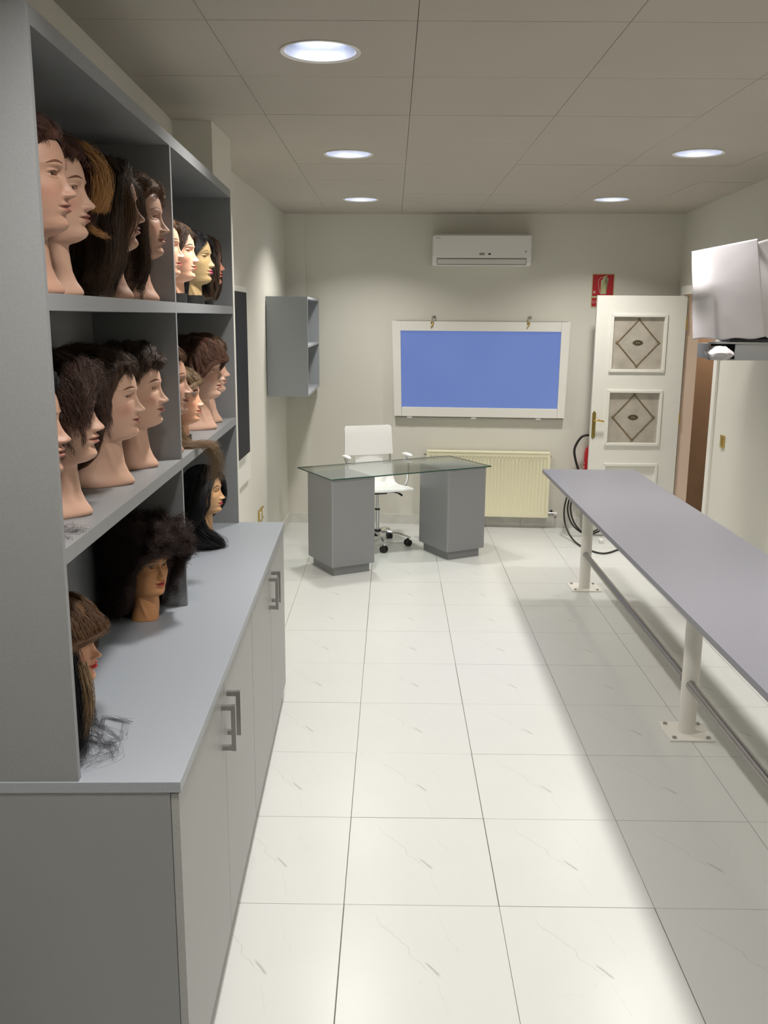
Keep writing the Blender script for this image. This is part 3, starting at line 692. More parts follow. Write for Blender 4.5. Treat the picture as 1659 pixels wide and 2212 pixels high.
# ================================================================== mannequin heads
def skin_mat(name, rough, sss=.12):
    m = mat(name, (1, 1, 1), rough); b = m.node_tree.nodes['Principled BSDF']
    a = N(m, 'ShaderNodeAttribute'); a.attribute_name = 'Col'; L(m, a.outputs['Color'], b.inputs['Base Color'])
    b.inputs['Subsurface Weight'].default_value = sss; b.inputs['Subsurface Radius'].default_value = (.012, .005, .003); b.inputs['Subsurface Scale'].default_value = .3
    b.inputs['Specular IOR Level'].default_value = .4
    return m
M['skin'] = skin_mat('mannequin_skin', .48); M['dollskin'] = skin_mat('doll_vinyl', .40)
M['eye'] = skin_mat('painted_eye', .12, 0)
def hair_mat(name, c1, c2, rough=.42):
    m = mat(name, c1, rough); b = m.node_tree.nodes['Principled BSDF']
    h = N(m, 'ShaderNodeHairInfo'); r = N(m, 'ShaderNodeValToRGB'); r.color_ramp.elements[0].color = (*c1, 1); r.color_ramp.elements[1].color = (*c2, 1)
    L(m, h.outputs['Random'], r.inputs['Fac']); L(m, r.outputs['Color'], b.inputs['Base Color']); b.inputs['Specular IOR Level'].default_value = .35
    return m
def cap_mat(name, c1, c2):
    m = mat(name, c1, .65, 0, Specular_IOR_Level=.2); b = m.node_tree.nodes['Principled BSDF']
    tc = N(m, 'ShaderNodeTexCoord'); n = N(m, 'ShaderNodeTexNoise'); n.inputs['Scale'].default_value = 60; n.inputs['Detail'].default_value = 6
    mp = N(m, 'ShaderNodeMapping'); mp.inputs['Scale'].default_value = (1, 1, .18); L(m, tc.outputs['Object'], mp.inputs['Vector']); L(m, mp.outputs['Vector'], n.inputs['Vector'])
    r = N(m, 'ShaderNodeValToRGB'); r.color_ramp.elements[0].position = .35; r.color_ramp.elements[1].position = .7; r.color_ramp.elements[0].color = (*[x * .6 for x in c1], 1); r.color_ramp.elements[1].color = (*c2, 1)
    L(m, n.outputs['Fac'], r.inputs['Fac']); L(m, r.outputs['Color'], b.inputs['Base Color'])
    bp = N(m, 'ShaderNodeBump'); bp.inputs['Strength'].default_value = .8; bp.inputs['Distance'].default_value = .004; L(m, n.outputs['Fac'], bp.inputs['Height']); L(m, bp.outputs['Normal'], b.inputs['Normal'])
    return m
HC = {'auburn': ((.035, .012, .008), (.09, .035, .022)), 'ginger': ((.24, .11, .035), (.50, .27, .10)), 'darkbrown': ((.018, .010, .007), (.085, .045, .023)),
      'brown': ((.045, .020, .009), (.16, .080, .034)), 'black': ((.004, .004, .005), (.014, .013, .015)), 'warmbrown': ((.045, .017, .010), (.15, .065, .036)),
      'light': ((.13, .08, .04), (.30, .20, .11)), 'afro': ((.010, .005, .004), (.050, .022, .016)), 'curly': ((.022, .010, .007), (.075, .036, .024)), 'grey': ((.03, .03, .035), (.10, .10, .11))}
HM = {k: hair_mat('hair_' + k, *v) for k, v in HC.items()}
CM = {k: cap_mat('hair_mass_' + k, *v) for k, v in HC.items()}

def smooth1(x, y, sig=.0025, n=1200):
    xs = np.linspace(-.02, .40, n); ys = np.interp(xs, x, y); k = int(3 * sig / (xs[1] - xs[0])) + 1
    t = np.arange(-k, k + 1) * (xs[1] - xs[0]); g = np.exp(-t * t / 2 / sig / sig); g /= g.sum()
    return xs, np.convolve(np.pad(ys, k, mode='edge'), g, 'valid')
ZH, HT = .27, .094          # the skull above ZH is an ellipsoid of height HT
class Head:
    def __init__(s, plain=False, narrow=1.0, nose=1.0, lip=1.0, lean=.030):
        s.lean = lean
        if plain:
            F = ([0, .03, .07, .10, .118, .125, .130, .140, .150, .163, .18, .20, .22, .24, .255, .27], [.064, .056, .049, .046, .044, .046, .070, .088, .093, .090, .092, .093, .092, .090, .0895, .094])
            Bk = ([0, .03, .1, .14, .17, .2, .24, .27], [.060, .055, .052, .054, .065, .080, .091, .092])
            W = ([0, .03, .07, .12, .133, .145, .155, .18, .21, .24, .27], [.064, .056, .050, .048, .050, .054, .058, .065, .070, .072, .0735])
        else:
            F = ([0, .004, .010, .020, .035, .06, .085, .105, .118, .125, .130, .140, .150, .163, .18, .20, .22, .24, .255, .27], [.100, .107, .108, .101, .086, .066, .053, .046, .044, .047, .070, .088, .093, .090, .092, .093, .092, .090, .0895, .094])
            Bk = ([0, .03, .1, .14, .17, .2, .24, .27], [.070, .062, .055, .055, .065, .080, .091, .092])
            W = ([0, .012, .04, .08, .12, .133, .145, .155, .18, .21, .24, .27], [.080, .080, .066, .052, .048, .050, .054, .058, .065, .070, .072, .0735])
        s.F = smooth1(*F, .0016); s.B = smooth1(*Bk, .006); s.W = smooth1(*W, .004); s.nr = narrow; s.nose = nose; s.lip = lip
    def sh(s, z):
        t = np.clip(np.asarray(z, float) / .115, 0, 1); return s.lean * t * t * (3 - 2 * t)
    def base(s, th, z):
        zz = np.minimum(z, ZH); f = np.interp(zz, *s.F); b = np.interp(zz, *s.B); w = np.interp(zz, *s.W) * s.nr
        c, sn = np.cos(th), np.sin(th); a = np.where(c > 0, f, b)
        n = np.where(c > 0, np.interp(zz, [.0, .05, .12, .15, .19, .24, .27], [1.45, 1.6, 2, 1.9, 2.15, 2.25, 2.15]), 2.1)
        r = ((np.abs(c) / a) ** n + (np.abs(sn) / w) ** n) ** (-1 / n)
        up = np.clip((z - ZH) / HT, 0, 1)
        return r * np.sqrt(np.maximum(1 - up ** 2.15, 0))
    def bumps(s, y, z):
        A = np.abs(y); g = lambda q, c, w: np.exp(-((q - c) / w) ** 2)
        na = np.interp(z, [.199, .2025, .2055, .209, .213, .217, .222, .229, .238, .248, .258, .268], np.array([0, .007, .0175, .0265, .0295, .0278, .0225, .0160, .0108, .0072, .0045, .0015]) * s.nose)
        nw = np.interp(z, [.20, .205, .212, .225, .245, .262], [.0080, .0095, .0100, .0074, .0066, .009])
        d = na * np.exp(-(A / nw) ** 2.3)
        d += .0095 * g(A, .0115, .0052) * g(z, .2095, .0062)                  # nostril wings
        d -= .004 * g(A, .0065, .0034) * g(z, .2035, .0022)
        zu = .1905 - .10 * A ** 1.1 * .35
        d += s.lip * (.0098 * np.exp(-((z - .1915) / .0044) ** 2) * np.exp(-(A / .0175) ** 4) + .0108 * np.exp(-((z - .1795) / .0056) ** 2) * np.exp(-(A / .0155) ** 4))
        d -= .0045 * g(z, .1858, .0015) * np.exp(-(A / .0215) ** 6)
        d -= .002 * g(A, .0235, .004) * g(z, .1855, .004)
        d -= .0060 * g(z, .1690, .0045) * g(A, 0, .018)
        d += .004 * g(z, .150, .012) * g(A, 0, .015)
        d -= .0015 * g(A, 0, .003) * g(z, .1985, .004)
        d -= .0125 * g(A, .029, .0135) * g(z, .2525, .0105) + .006 * g(A, .014, .007) * g(z, .255, .010)
        d += .0035 * g(A, .030, .020) * g(z, .2705, .006)
        d += .0040 * g(A, .047, .015) * g(z, .222, .017)
        e = np.exp(-((A - .031) / .0145) ** 4)
        d += e * (.0085 * g(z, .2585 - 9 * (A - .031) ** 2, .0034) + .0055 * g(z, .2465 + 4 * (A - .031) ** 2, .0030))
        return d
    def r(s, th, z):
        b = s.base(th, z); front = np.cos(th) > .05
        y = b * np.sin(th); d = np.where(front, s.bumps(y, z), 0)
        # ear ridge
        e = np.exp(-((np.abs(th) - 1.62) / .085) ** 2) * np.exp(-((z - .232) / .026) ** 2) * .010
        # neck tendons
        if s.F[1][200] > .0: e = e + .004 * np.exp(-((np.abs(th) - .75 - (z - .06) * 9) / .16) ** 2) * np.exp(-((z - .075) / .04) ** 2)
        return b + d + e
    def surf(s, y, z, off=0.0):
        y = np.asarray(y, float); z = np.asarray(z, float); th = np.arctan2(y, .09)
        for _ in range(25): th = np.arcsin(np.clip(y / s.r(th, z), -.98, .98))
        r = s.r(th, z) + off
        return np.stack([r * np.cos(th) + s.sh(z), r * np.sin(th), z], -1)
def grid_mesh(name, P, cols, m, closed=True, pole=False, parent=None, col=None, cap_bottom=False):
    nr, nc = P.shape[:2]; V = P.reshape(-1, 3); Fs = []
    idx = np.arange(nr * nc).reshape(nr, nc); nx = np.roll(idx, -1, 1)
    a = idx[:-1]; b = nx[:-1]; c = nx[1:]; d = idx[1:]
    if not closed: a, b, c, d = a[:, :-1], b[:, :-1], c[:, :-1], d[:, :-1]
    q = np.stack([a, b, c, d], -1).reshape(-1, 4)
    me = bpy.data.meshes.new(name); nf = len(q); ext = []
    if cap_bottom: ext.append(list(idx[0][::-1]))
    me.from_pydata(V.tolist(), [], q.tolist() + ext)
    me.polygons.foreach_set('use_smooth', [True] * nf + [False] * len(ext))
    if col is not None:
        at = me.color_attributes.new('Col', 'FLOAT_COLOR', 'POINT'); c4 = np.ones((len(V), 4)); c4[:, :3] = col.reshape(-1, 3); at.data.foreach_set('color', c4.ravel())
    me.materials.append(m); me.update()
    return me
def head_mesh(H, name, skin, lip, m, s=1.0, zcut=0.0, blush=None, shadow=None, lipsize=1.0):
    t = np.linspace(-1, 1, 157)[:-1]; th = PI * (.36 * t + .64 * t ** 3)
    zs = np.concatenate([np.linspace(zcut, .012 + zcut, 4), np.linspace(zcut + .016, .12, 24), np.linspace(.1225, .28, 112), np.linspace(.284, .340, 12)])
    k = np.linspace(.75, .9995, 12); zs = np.concatenate([zs, ZH + HT * k])
    T_, Z_ = np.meshgrid(th, zs); r = H.r(T_, Z_)
    X, Y = r * np.cos(T_), r * np.sin(T_)
    P = np.stack([X + H.sh(Z_), Y, Z_], -1)
    C = np.ones(P.shape) * np.array(skin); A = np.abs(Y); front = (X > .04)
    def blend(mask, c):
        nonlocal C
        C = C * (1 - mask[..., None]) + np.array(c) * mask[..., None]
    if blush is not None: blend(.45 * np.exp(-((A - .045) / .017) ** 2 - ((Z_ - .215) / .017) ** 2) * front, blush)
    if shadow is not None: blend(.8 * np.exp(-(np.abs(A - .032) / .019) ** 4 - ((Z_ - .262) / .008) ** 2) * front, shadow)
    L_ = .022 * lipsize
    up = .1860 + (.0095 * np.clip(1 - (A / L_) ** 1.6, 0, 1)) - .0018 * np.exp(-(A / .004) ** 2); lo = .1860 - .0125 * np.clip(1 - (A / (L_ * .95)) ** 2, 0, 1)
    e = .0007; ml = 1 / (1 + np.exp(-(up - Z_) / e)) * 1 / (1 + np.exp(-(Z_ - lo) / e)) * (A < L_) * front
    blend(ml * .95, lip)
    blend(.6 * np.exp(-((Z_ - .1858) / .0010) ** 2) * np.exp(-(A / L_) ** 8) * front, [x * .3 for x in lip])
    blend(.5 * np.exp(-((A - .0065) / .0035) ** 2 - ((Z_ - .2035) / .0018) ** 2) * front, [x * .3 for x in skin])
    e2 = np.exp(-(np.abs(A - .031) / .0135) ** 4)
    blend(.75 * e2 * np.exp(-((Z_ - (.2572 - 9 * (A - .031) ** 2)) / .0014) ** 2) * front, (.03, .015, .01))
    return grid_mesh(name, P, None, m, col=C, cap_bottom=True)
def eye_mesh(name, iris=(.05, .022, .012)):
    bm = bmesh.new(); bmesh.ops.create_uvsphere(bm, u_segments=20, v_segments=14, radius=.0125); me = bpy.data.meshes.new(name)
    bmesh.ops.rotate(bm, verts=bm.verts, matrix=Matrix.Rotation(PI / 2, 3, 'Y')); bm.to_mesh(me); bm.free()
    me.polygons.foreach_set('use_smooth', [True] * len(me.polygons)); at = me.color_attributes.new('Col', 'FLOAT_COLOR', 'POINT')
    for i, v in enumerate(me.vertices):
        a = math.degrees(v.co.angle(Vector((1, 0, 0)))); at.data[i].color = (.004, .003, .003, 1) if a < 11 else ((*iris, 1) if a < 29 else (.72, .66, .60, 1))
    me.materials.append(M['eye']); return me
def brow_mesh(H, name, side, m, z0=.2745, arch=.0065, w=.0024):
    t = np.linspace(0, 1, 22); y = side * (.013 + .040 * t); z = z0 + arch * np.sin(PI * (t * .85 + .05)) - .006 * t; wd = w * np.sin(PI * np.clip(t * .95 + .07, 0, 1)) ** .6 + .0003
    rows = [H.surf(y, z + k * wd, .0009 - .0006 * abs(k)) for k in (-1, 0, 1)]
    return grid_mesh(name, np.stack(rows), None, m, closed=False)
M['brow'] = mat('brow_brown', (.12, .045, .022), .7); M['browdark'] = mat('brow_dark', (.05, .022, .015), .7); M['browgold'] = mat('brow_gold', (.16, .09, .03), .7)

SK = (.60, .375, .275); LP = (.30, .10, .08)
HD = {'A': Head(nose=.86), 'P': Head(plain=True, nose=.84, lean=.012), 'D': Head(plain=True, narrow=.98, nose=.76, lip=1.0, lean=.006)}
DS = .845
VAR = {}
def variant(key, H, **kw):
    VAR[key] = (HD[H], head_mesh(HD[H], 'bust', **kw))
variant('tan', 'A', skin=SK, lip=LP, m=M['skin'], blush=(.50, .17, .13))
variant('pale', 'A', skin=(.44, .255, .18), lip=(.28, .10, .075), m=M['skin'], blush=(.55, .25, .19))
variant('peachbig', 'P', skin=(.72, .38, .24), lip=(.55, .03, .03), m=M['skin'], blush=(.66, .22, .14))
variant('orange', 'P', zcut=.026, skin=(.56, .27, .115), lip=(.36, .035, .035), m=M['skin'], shadow=(.16, .15, .10))
variant('honey', 'P', skin=(.66, .39, .20), lip=(.60, .03, .09), m=M['dollskin'])
variant('peach', 'D', skin=(.86, .50, .34), lip=(.66, .03, .05), m=M['dollskin'], zcut=.035, blush=(.80, .30, .20), lipsize=.86)
variant('peachblue', 'D', skin=(.84, .46, .30), lip=(.60, .06, .04), m=M['dollskin'], zcut=.035, blush=(.80, .30, .20), shadow=(.18, .26, .28), lipsize=.8)
variant('yellow', 'D', skin=(.52, .37, .18), lip=(.72, .06, .20), m=M['dollskin'], zcut=.035, lipsize=.86)
variant('dark', 'D', skin=(.52, .22, .14), lip=(.36, .01, .02), m=M['dollskin'], zcut=.035, lipsize=.9)
EYE = {'brown': eye_mesh('eye', (.05, .022, .012)), 'hazel': eye_mesh('eye', (.07, .03, .02))}
BR = {}
for hk in HD:
    for mk in ('brow', 'browdark', 'browgold'):
        for sd in (-1, 1): BR[(hk, mk, sd)] = brow_mesh(HD[hk], 'eyebrow', sd, M[mk])

def cap_r(H, th, z, d):
    """radius of the hair mass: the head surface pushed out, never narrowing much below the jaw"""
    zz = np.minimum(z, ZH); b = H.base(th, np.maximum(zz, .0))
    ref = H.base(th, np.full_like(zz, .225)); b = np.maximum(b, np.where(zz < .225, ref * .93, 0))
    up = np.clip((z - ZH) / (HT + d), 0, 1)
    b27 = H.base(th, np.full_like(zz, ZH)) + d
    return np.where(z < ZH, b + d, b27 * np.sqrt(np.maximum(1 - up ** 2.15, 0)))
def hair_cap(H, st):
    d0, zl = st['d'], st['zl']; seed = st.get('seed', 1); rnd = np.random.RandomState(seed)
    nc = 120; th = np.linspace(-PI, PI, nc + 1)[:-1]; zlo = np.maximum(zl(np.abs(th)) + .014 * np.clip(1.6 - np.abs(th), 0, 1), st.get('zmin', 0))
    ph = rnd.uniform(0, 6, 12); lump = st.get('lump', .004)
    rows = []; tt = np.concatenate([np.linspace(0, .04, 3), np.linspace(.07, 1, 44)])
    for t in tt:
        top = ZH + (HT + d0) * .9995
        a = t ** .8
        z = zlo + (top - zlo) * (1 - (1 - a) ** 1.5)
        edge = np.clip(t / .16, 0, 1) ** .55
        r = cap_r(H, th, z, d0) - (d0 * (1 - edge) * .90)
        r = r + lump * edge * (np.sin(th * 5 + z * 40 + ph[0]) * .5 + np.sin(th * 11 - z * 25 + ph[1]) * .4 + np.sin(th * 23 + z * 60 + ph[2]) * .25) * np.clip((1 - t) * 4, 0, 1)
        if 'bulge' in st: r = r + st['bulge'](th, z) * edge * np.clip((1 - t) * 5, 0, 1)
        r = np.maximum(r, .0008)
        rows.append(np.stack([r * np.cos(th), r * np.sin(th), z], -1))
    P = np.stack(rows)
    P[..., 0] += H.sh(P[..., 2]); P[..., 0] = np.maximum(P[..., 0], st.get('xmin', -.125))
    return grid_mesh('hair', P, None, CM[st['col']])
def strands(name, paths, radius, m):
    """paths (n, k, 3) as one Curves object"""
    n, k = paths.shape[:2]
    c = bpy.data.hair_curves.new(name); c.add_curves([k] * n)
    c.position_data.foreach_set('vector', np.ascontiguousarray(paths, dtype=np.float32).ravel())
    ra = c.attributes.get('radius') or c.attributes.new('radius', 'FLOAT', 'POINT')
    rr = radius * np.linspace(1, .45, k); ra.data.foreach_set('value', np.tile(rr, n).astype(np.float32))
    c.materials.append(m)
    return c
def grow(H, st, rnd):
    n, K = st.get('n', 140), st.get('K', 22)
    Lh = st['len']; col = []
    th = rnd.uniform(-PI, PI, n * 4); el = np.arcsin(rnd.uniform(st.get('elmin', -.35), 1, n * 4))
    z = ZH + HT * np.sin(el) * .98
    z = np.where(el < 0, ZH + .30 * np.sin(el), z)
    keep = z > st['root'](np.abs(th)); th, z = th[keep][:n], z[keep][:n]; n = len(th)
    d = st['d']; r = cap_r(H, th, z, d * .3)
    p = np.stack([r * np.cos(th), r * np.sin(th), z], -1); v = st['dir'](p, th, z); v /= np.linalg.norm(v, axis=1)[:, None] + 1e-9
    ln = Lh(p, th) * rnd.uniform(.8, 1.1, n); ds = ln / (K - 1); g = st.get('g', .18); out = [p.copy()]
    ph = rnd.uniform(0, 6.28, (n, 3)); wa, wf = st.get('wave', (.0, 6))
    for k in range(1, K):
        v = v * (1 - g) + np.array([0, 0, -1.0]) * g * (1 if k > st.get('lift', 0) else -.2)
        if wa: v = v + wa * np.sin(ph + k * wf * .35)
        if 'pull' in st: v = v + st['pull'](p, k)
        v /= np.linalg.norm(v, axis=1)[:, None] + 1e-9; q = p + v * ds[:, None]
        # stay outside the hair mass
        th_ = np.arctan2(q[:, 1], q[:, 0]); rr = np.hypot(q[:, 0], q[:, 1]); dd = d * np.clip(.5 + k * .12, 0, 1.0) + .0012
        low = q[:, 2] < ZH; rc = cap_r(H, th_, q[:, 2], dd)
        f = np.where(low & (rr < rc), rc / np.maximum(rr, 1e-4), 1); q[:, 0] *= f; q[:, 1] *= f
        # above ZH push out along the ray from the skull centre
        b27 = H.base(th_, np.full(n, ZH)) + dd; up = np.maximum(q[:, 2] - ZH, 0)
        rho = np.sqrt((rr / b27) ** 2.15 + (up / (HT + dd)) ** 2.15); s_ = np.where((~low) & (rho < 1), 1 / np.maximum(rho, .05) ** (2 / 2.15), 1)
        q[:, 0] *= s_; q[:, 1] *= s_; q[:, 2] = np.where(low, q[:, 2], ZH + up * s_)
        if not st.get('over'):
            aa = np.linspace(0, PI, 90); ab = np.interp(q[:, 2], (st['zl'](aa) - np.linspace(0, 1e-5, 90))[::-1], aa[::-1]); ab = np.where(q[:, 2] > st['zl'](np.array([0.]))[0], 0, ab)
            t2 = np.arctan2(q[:, 1], q[:, 0]); r2 = np.hypot(q[:, 0], q[:, 1]); bad = np.abs(t2) < ab; t2 = np.where(bad, np.sign(t2 + 1e-9) * ab, t2); q[:, 0] = r2 * np.cos(t2); q[:, 1] = r2 * np.sin(t2)
        fl = st.get('floor', .003); hit = q[:, 2] < fl
        q[hit, 2] = fl + rnd.uniform(0, .006, hit.sum()); v[hit, 2] = 0; v[hit, :2] += q[hit, :2] * 3
        q[:, 0] = np.maximum(q[:, 0], st.get('xmin', -.125) + rnd.uniform(0, .004, n)); 
        if 'ymax' in st: q[:, 1] = np.clip(q[:, 1], -st['ymax'], st['ymax'])
        if 'xmax' in st: q[:, 0] = np.minimum(q[:, 0], st['xmax'])
        p = q; out.append(p.copy())
    return np.stack(out, 1)
def thicken(G, rnd, per, spread, frizz=.002, freq=3.0, clump=.35):
    n, K = G.shape[:2]; P = np.repeat(G, per, 0); t = np.linspace(0, 1, K)[None, :, None]
    off = rnd.normal(size=(n * per, 1, 3)) * spread; ph = rnd.uniform(0, 6.28, (n * per, 1, 3)); fr = rnd.uniform(.6, 1.4, (n * per, 1, 3)) * freq
    P = P + off * (1 - clump * t) + frizz * np.sin(ph + fr * t * 6.28) * (t ** .7)
    return P
def make_hair(root, H, st, s, zoff):
    rnd = np.random.RandomState(st.get('seed', 1)); par = root
    st['zmin'] = (.004 - zoff) / s
    if st.get('cap', True):
        me = hair_cap(H, st); cap = bpy.data.objects.new('hair', me); COL.objects.link(cap); cap.parent = root; cap.scale = (s, s, s); cap.location.z = zoff; par = cap
    else:
        cap = None
    G = grow(H, st, rnd); P = thicken(G, rnd, st.get('per', 22), st.get('spread', .0045), st.get('frizz', .002), st.get('freq', 3), st.get('clump', .35))
    P[..., 2] = np.maximum(P[..., 2], (.003 - zoff) / s); P[..., 0] = np.maximum(P[..., 0], st.get('xmin', -.13))
    P[..., 0] += H.sh(P[..., 2])
    c = strands('hair_strands', P, st.get('rad', .00055), HM[st['col']])
    o = bpy.data.objects.new('hair_strands', c); COL.objects.link(o); o['kind'] = 'stuff'; o.parent = par
    if cap is None: o.scale = (s, s, s); o.location.z = zoff
    return par
def lock(root, pts, n, spread, colr, seed, frizz=.004, rad=.0005, name='hair_lock', flare=1.0):
    """loose lock of hair along a path given in head coordinates"""
    rnd = np.random.RandomState(seed); S_ = np.array([tuple(p) for p in spline(pts, 8)]); K = len(S_); t = np.linspace(0, 1, K)[None, :, None]
    off = rnd.normal(size=(n, 1, 3)) * spread; ph = rnd.uniform(0, 6.28, (n, 1, 3)); fr = rnd.uniform(.5, 1.6, (n, 1, 3))
    P = S_[None] + off * (1 + (flare - 1) * t) * np.array([1, 1, .5]) + frizz * np.sin(ph + fr * t * 9)
    P[..., 2] = np.where(S_[None, :, 2] > -.001, np.maximum(P[..., 2], .0012), P[..., 2])
    c = strands(name, P, rad, HM[colr]); o = bpy.data.objects.new(name, c); COL.objects.link(o); o.parent = root; o['kind'] = 'stuff'; return o

def place_head(var, hk, label, lx_, ly_, lz_, rz, hair, small=False, brow='brow', eye='brown', sc=None, lift=None):
    H, me = VAR[var]; s = DS if small else (sc or 1.0); zoff = -.035 * DS if small else (lift or 0)
    root = CT('mannequin_head', label, 'mannequin head', lx_, ly_, lz_, rz, 'hairdressing training heads')
    b = bpy.data.objects.new('bust', me); COL.objects.link(b); b.parent = root; b.scale = (s, s, s); b.location.z = zoff
    for sd in (-1, 1):
        e = bpy.data.objects.new('eye', EYE[eye]); COL.objects.link(e); e.parent = root; e.scale = (s, s, s)
        sp = H.surf(sd * .031, .2525)
        e.location = ((sp[0] - .0125 + .0048) * s, sd * .0305 * s, .2522 * s + zoff)
        w_ = bpy.data.objects.new('eyebrow', BR[(hk, brow, sd)]); COL.objects.link(w_); w_.parent = root; w_.scale = (s, s, s); w_.location.z = zoff
    if small or (lift and lift > 0):
        hb = .036 if small else lift + .006
        lathe('neck_base', [(.0, 0), (.052, 0), (.052, hb), (0, hb)], M['black'], root, 24)
    par = make_hair(root, H, hair, s, zoff) if hair else None
    return root
I = lambda x, y: (lambda a: np.interp(a, x, y))
deg = math.radians
SHORT = I([0, deg(30), deg(50), deg(66), deg(80), deg(92), deg(105), deg(125), PI], [.312, .307, .290, .262, .228, .205, .190, .165, .150])
FULLS = I([0, deg(25), deg(45), deg(60), deg(75), deg(90), deg(110), PI], [.312, .305, .285, .250, .20, .15, .12, .10])
LONG = I([0, deg(30), deg(50), deg(62), deg(75), deg(85), deg(100), PI], [.312, .306, .290, .262, .19, .06, .02, .004])
def d_back(p, th, z): return np.stack([-np.ones(len(p)), p[:, 1] * 3, .55 * np.ones(len(p))], -1)
def d_down(p, th, z): return np.stack([p[:, 0] * 2 - .25, p[:, 1] * 9, -.2 * np.ones(len(p))], -1)
def d_side(p, th, z): return np.stack([-.15 + p[:, 0] * 1.2, np.sign(p[:, 1] + .012) * (.7 + np.abs(p[:, 1]) * 5), .05 * np.ones(len(p))], -1)
def d_fwd(p, th, z): return np.stack([np.ones(len(p)) * .9, p[:, 1] * 5 - .25, .10 * np.ones(len(p))], -1)
cst = lambda v: (lambda p, th: np.full(len(p), v))
def style(col, kind, seed, **kw):
    st = dict(col=col, seed=seed)
    if kind == 'short': st.update(d=.016, zl=SHORT, root=SHORT, dir=d_back, len=cst(.09), g=.10, lift=4, lump=.004, wave=(.06, 4), frizz=.0015, rad=.00045, per=30)
    if kind == 'bob': st.update(d=.020, zl=FULLS, root=SHORT, dir=d_back, len=lambda p, th: .10 + .09 * (np.abs(th) > .9), g=.16, lift=3, lump=.005, wave=(.12, 4), frizz=.002, rad=.00045, per=30)
    if kind == 'bang': st.update(d=.016, zl=SHORT, root=SHORT, dir=d_fwd, len=lambda p, th: np.where(np.abs(th) < 1.1, .13, .12), g=.14, lump=.004, wave=(.08, 4), frizz=.0018, rad=.00045, per=30)
    if kind == 'long': st.update(d=.016, zl=LONG, root=SHORT, dir=d_side, len=lambda p, th: .30 + .04 * np.cos(th * 3), g=.16, lump=.003, wave=(.05, 4), frizz=.003)
    st.update(kw); return st
XO = -.355
# --- upper left compartment
place_head('pale', 'A', 'training head with swept-back auburn hair, nearest on the top shelf, behind the side panel', XO + .008, .202, ZS2, 0, style('auburn', 'short', 1, xmin=-.125), sc=.96)
h = place_head('tan', 'A', 'training head with ginger fringe falling past its far eye, second on the top shelf', XO - .002, .378, ZS2, 0,
           style('auburn', 'short', 2, zl=I([0, deg(30), deg(50), deg(66), deg(80), PI], [.312, .307, .285, .25, .17, .08]), len=lambda p, th: np.where(np.abs(th) > 1.0, .18, .10)), sc=.94)
lock(h, [(.092, .052, .338), (.120, .057, .316), (.138, .059, .285), (.142, .059, .245), (.132, .056, .200)], 800, .0095, 'ginger', 41, .004, .0005, flare=.8)
lock(h, [(-.01, .02, .362), (.04, .035, .356), (.085, .048, .338), (.115, .055, .310), (.128, .058, .28)], 600, .0085, 'auburn', 46, .003, .0005)
lock(h, [(.03, .05, .345), (.07, .065, .33), (.10, .072, .29), (.105, .075, .22), (.09, .075, .16)], 500, .009, 'auburn', 42, .003, .0005)
lock(h, [(.09, .075, .17), (.12, .062, .15), (.145, .06, .138)], 40, .004, 'ginger', 43, .004, .0004, flare=1.5)
h = place_head('pale', 'A', 'training head with long dark brown hair hanging over its face, third on the top shelf', XO + .002, .805, ZS2, 0,
           style('darkbrown', 'long', 3, dir=lambda p, th, z: np.stack([.35 + p[:, 0] * 3, np.where(p[:, 1] < .03, -.9, .9) + 0 * z, .05 + 0 * z], -1), len=lambda p, th: np.where(p[:, 1] < .03, .36, .30), n=210, per=26, spread=.006, d=.018, over=True, xmax=.082,
                 zl=I([0, deg(25), deg(40), deg(55), deg(70), deg(85), deg(100), PI], [.312, .305, .29, .21, .10, .05, .02, .004])))
lock(h, [(.01, -.03, .372), (.07, -.070, .345), (.110, -.082, .28), (.118, -.085, .21), (.095, -.088, .15), (.055, -.095, .09), (.03, -.10, .03)], 650, .011, 'brown', 44, .003, .0005)
lock(h, [(-.01, -.03, .372), (.04, -.075, .345), (.075, -.092, .27), (.080, -.095, .19), (.06, -.10, .12), (.02, -.105, .05), (.0, -.105, .01)], 800, .014, 'darkbrown', 45, .003, .0005)
place_head('pale', 'A', 'training head with tousled short brown hair, fourth on the top shelf beside the divider', XO, 1.135, ZS2, 0,
           style('brown', 'bob', 4, wave=(.30, 5), frizz=.004, spread=.005, per=24, clump=.6, n=190, zl=I([0, deg(25), deg(45), deg(60), deg(75), deg(90), deg(110), PI], [.315, .305, .285, .255, .19, .10, .05, .03]), len=lambda p, th: np.where(np.abs(th) > 1.2, .26, .085)))
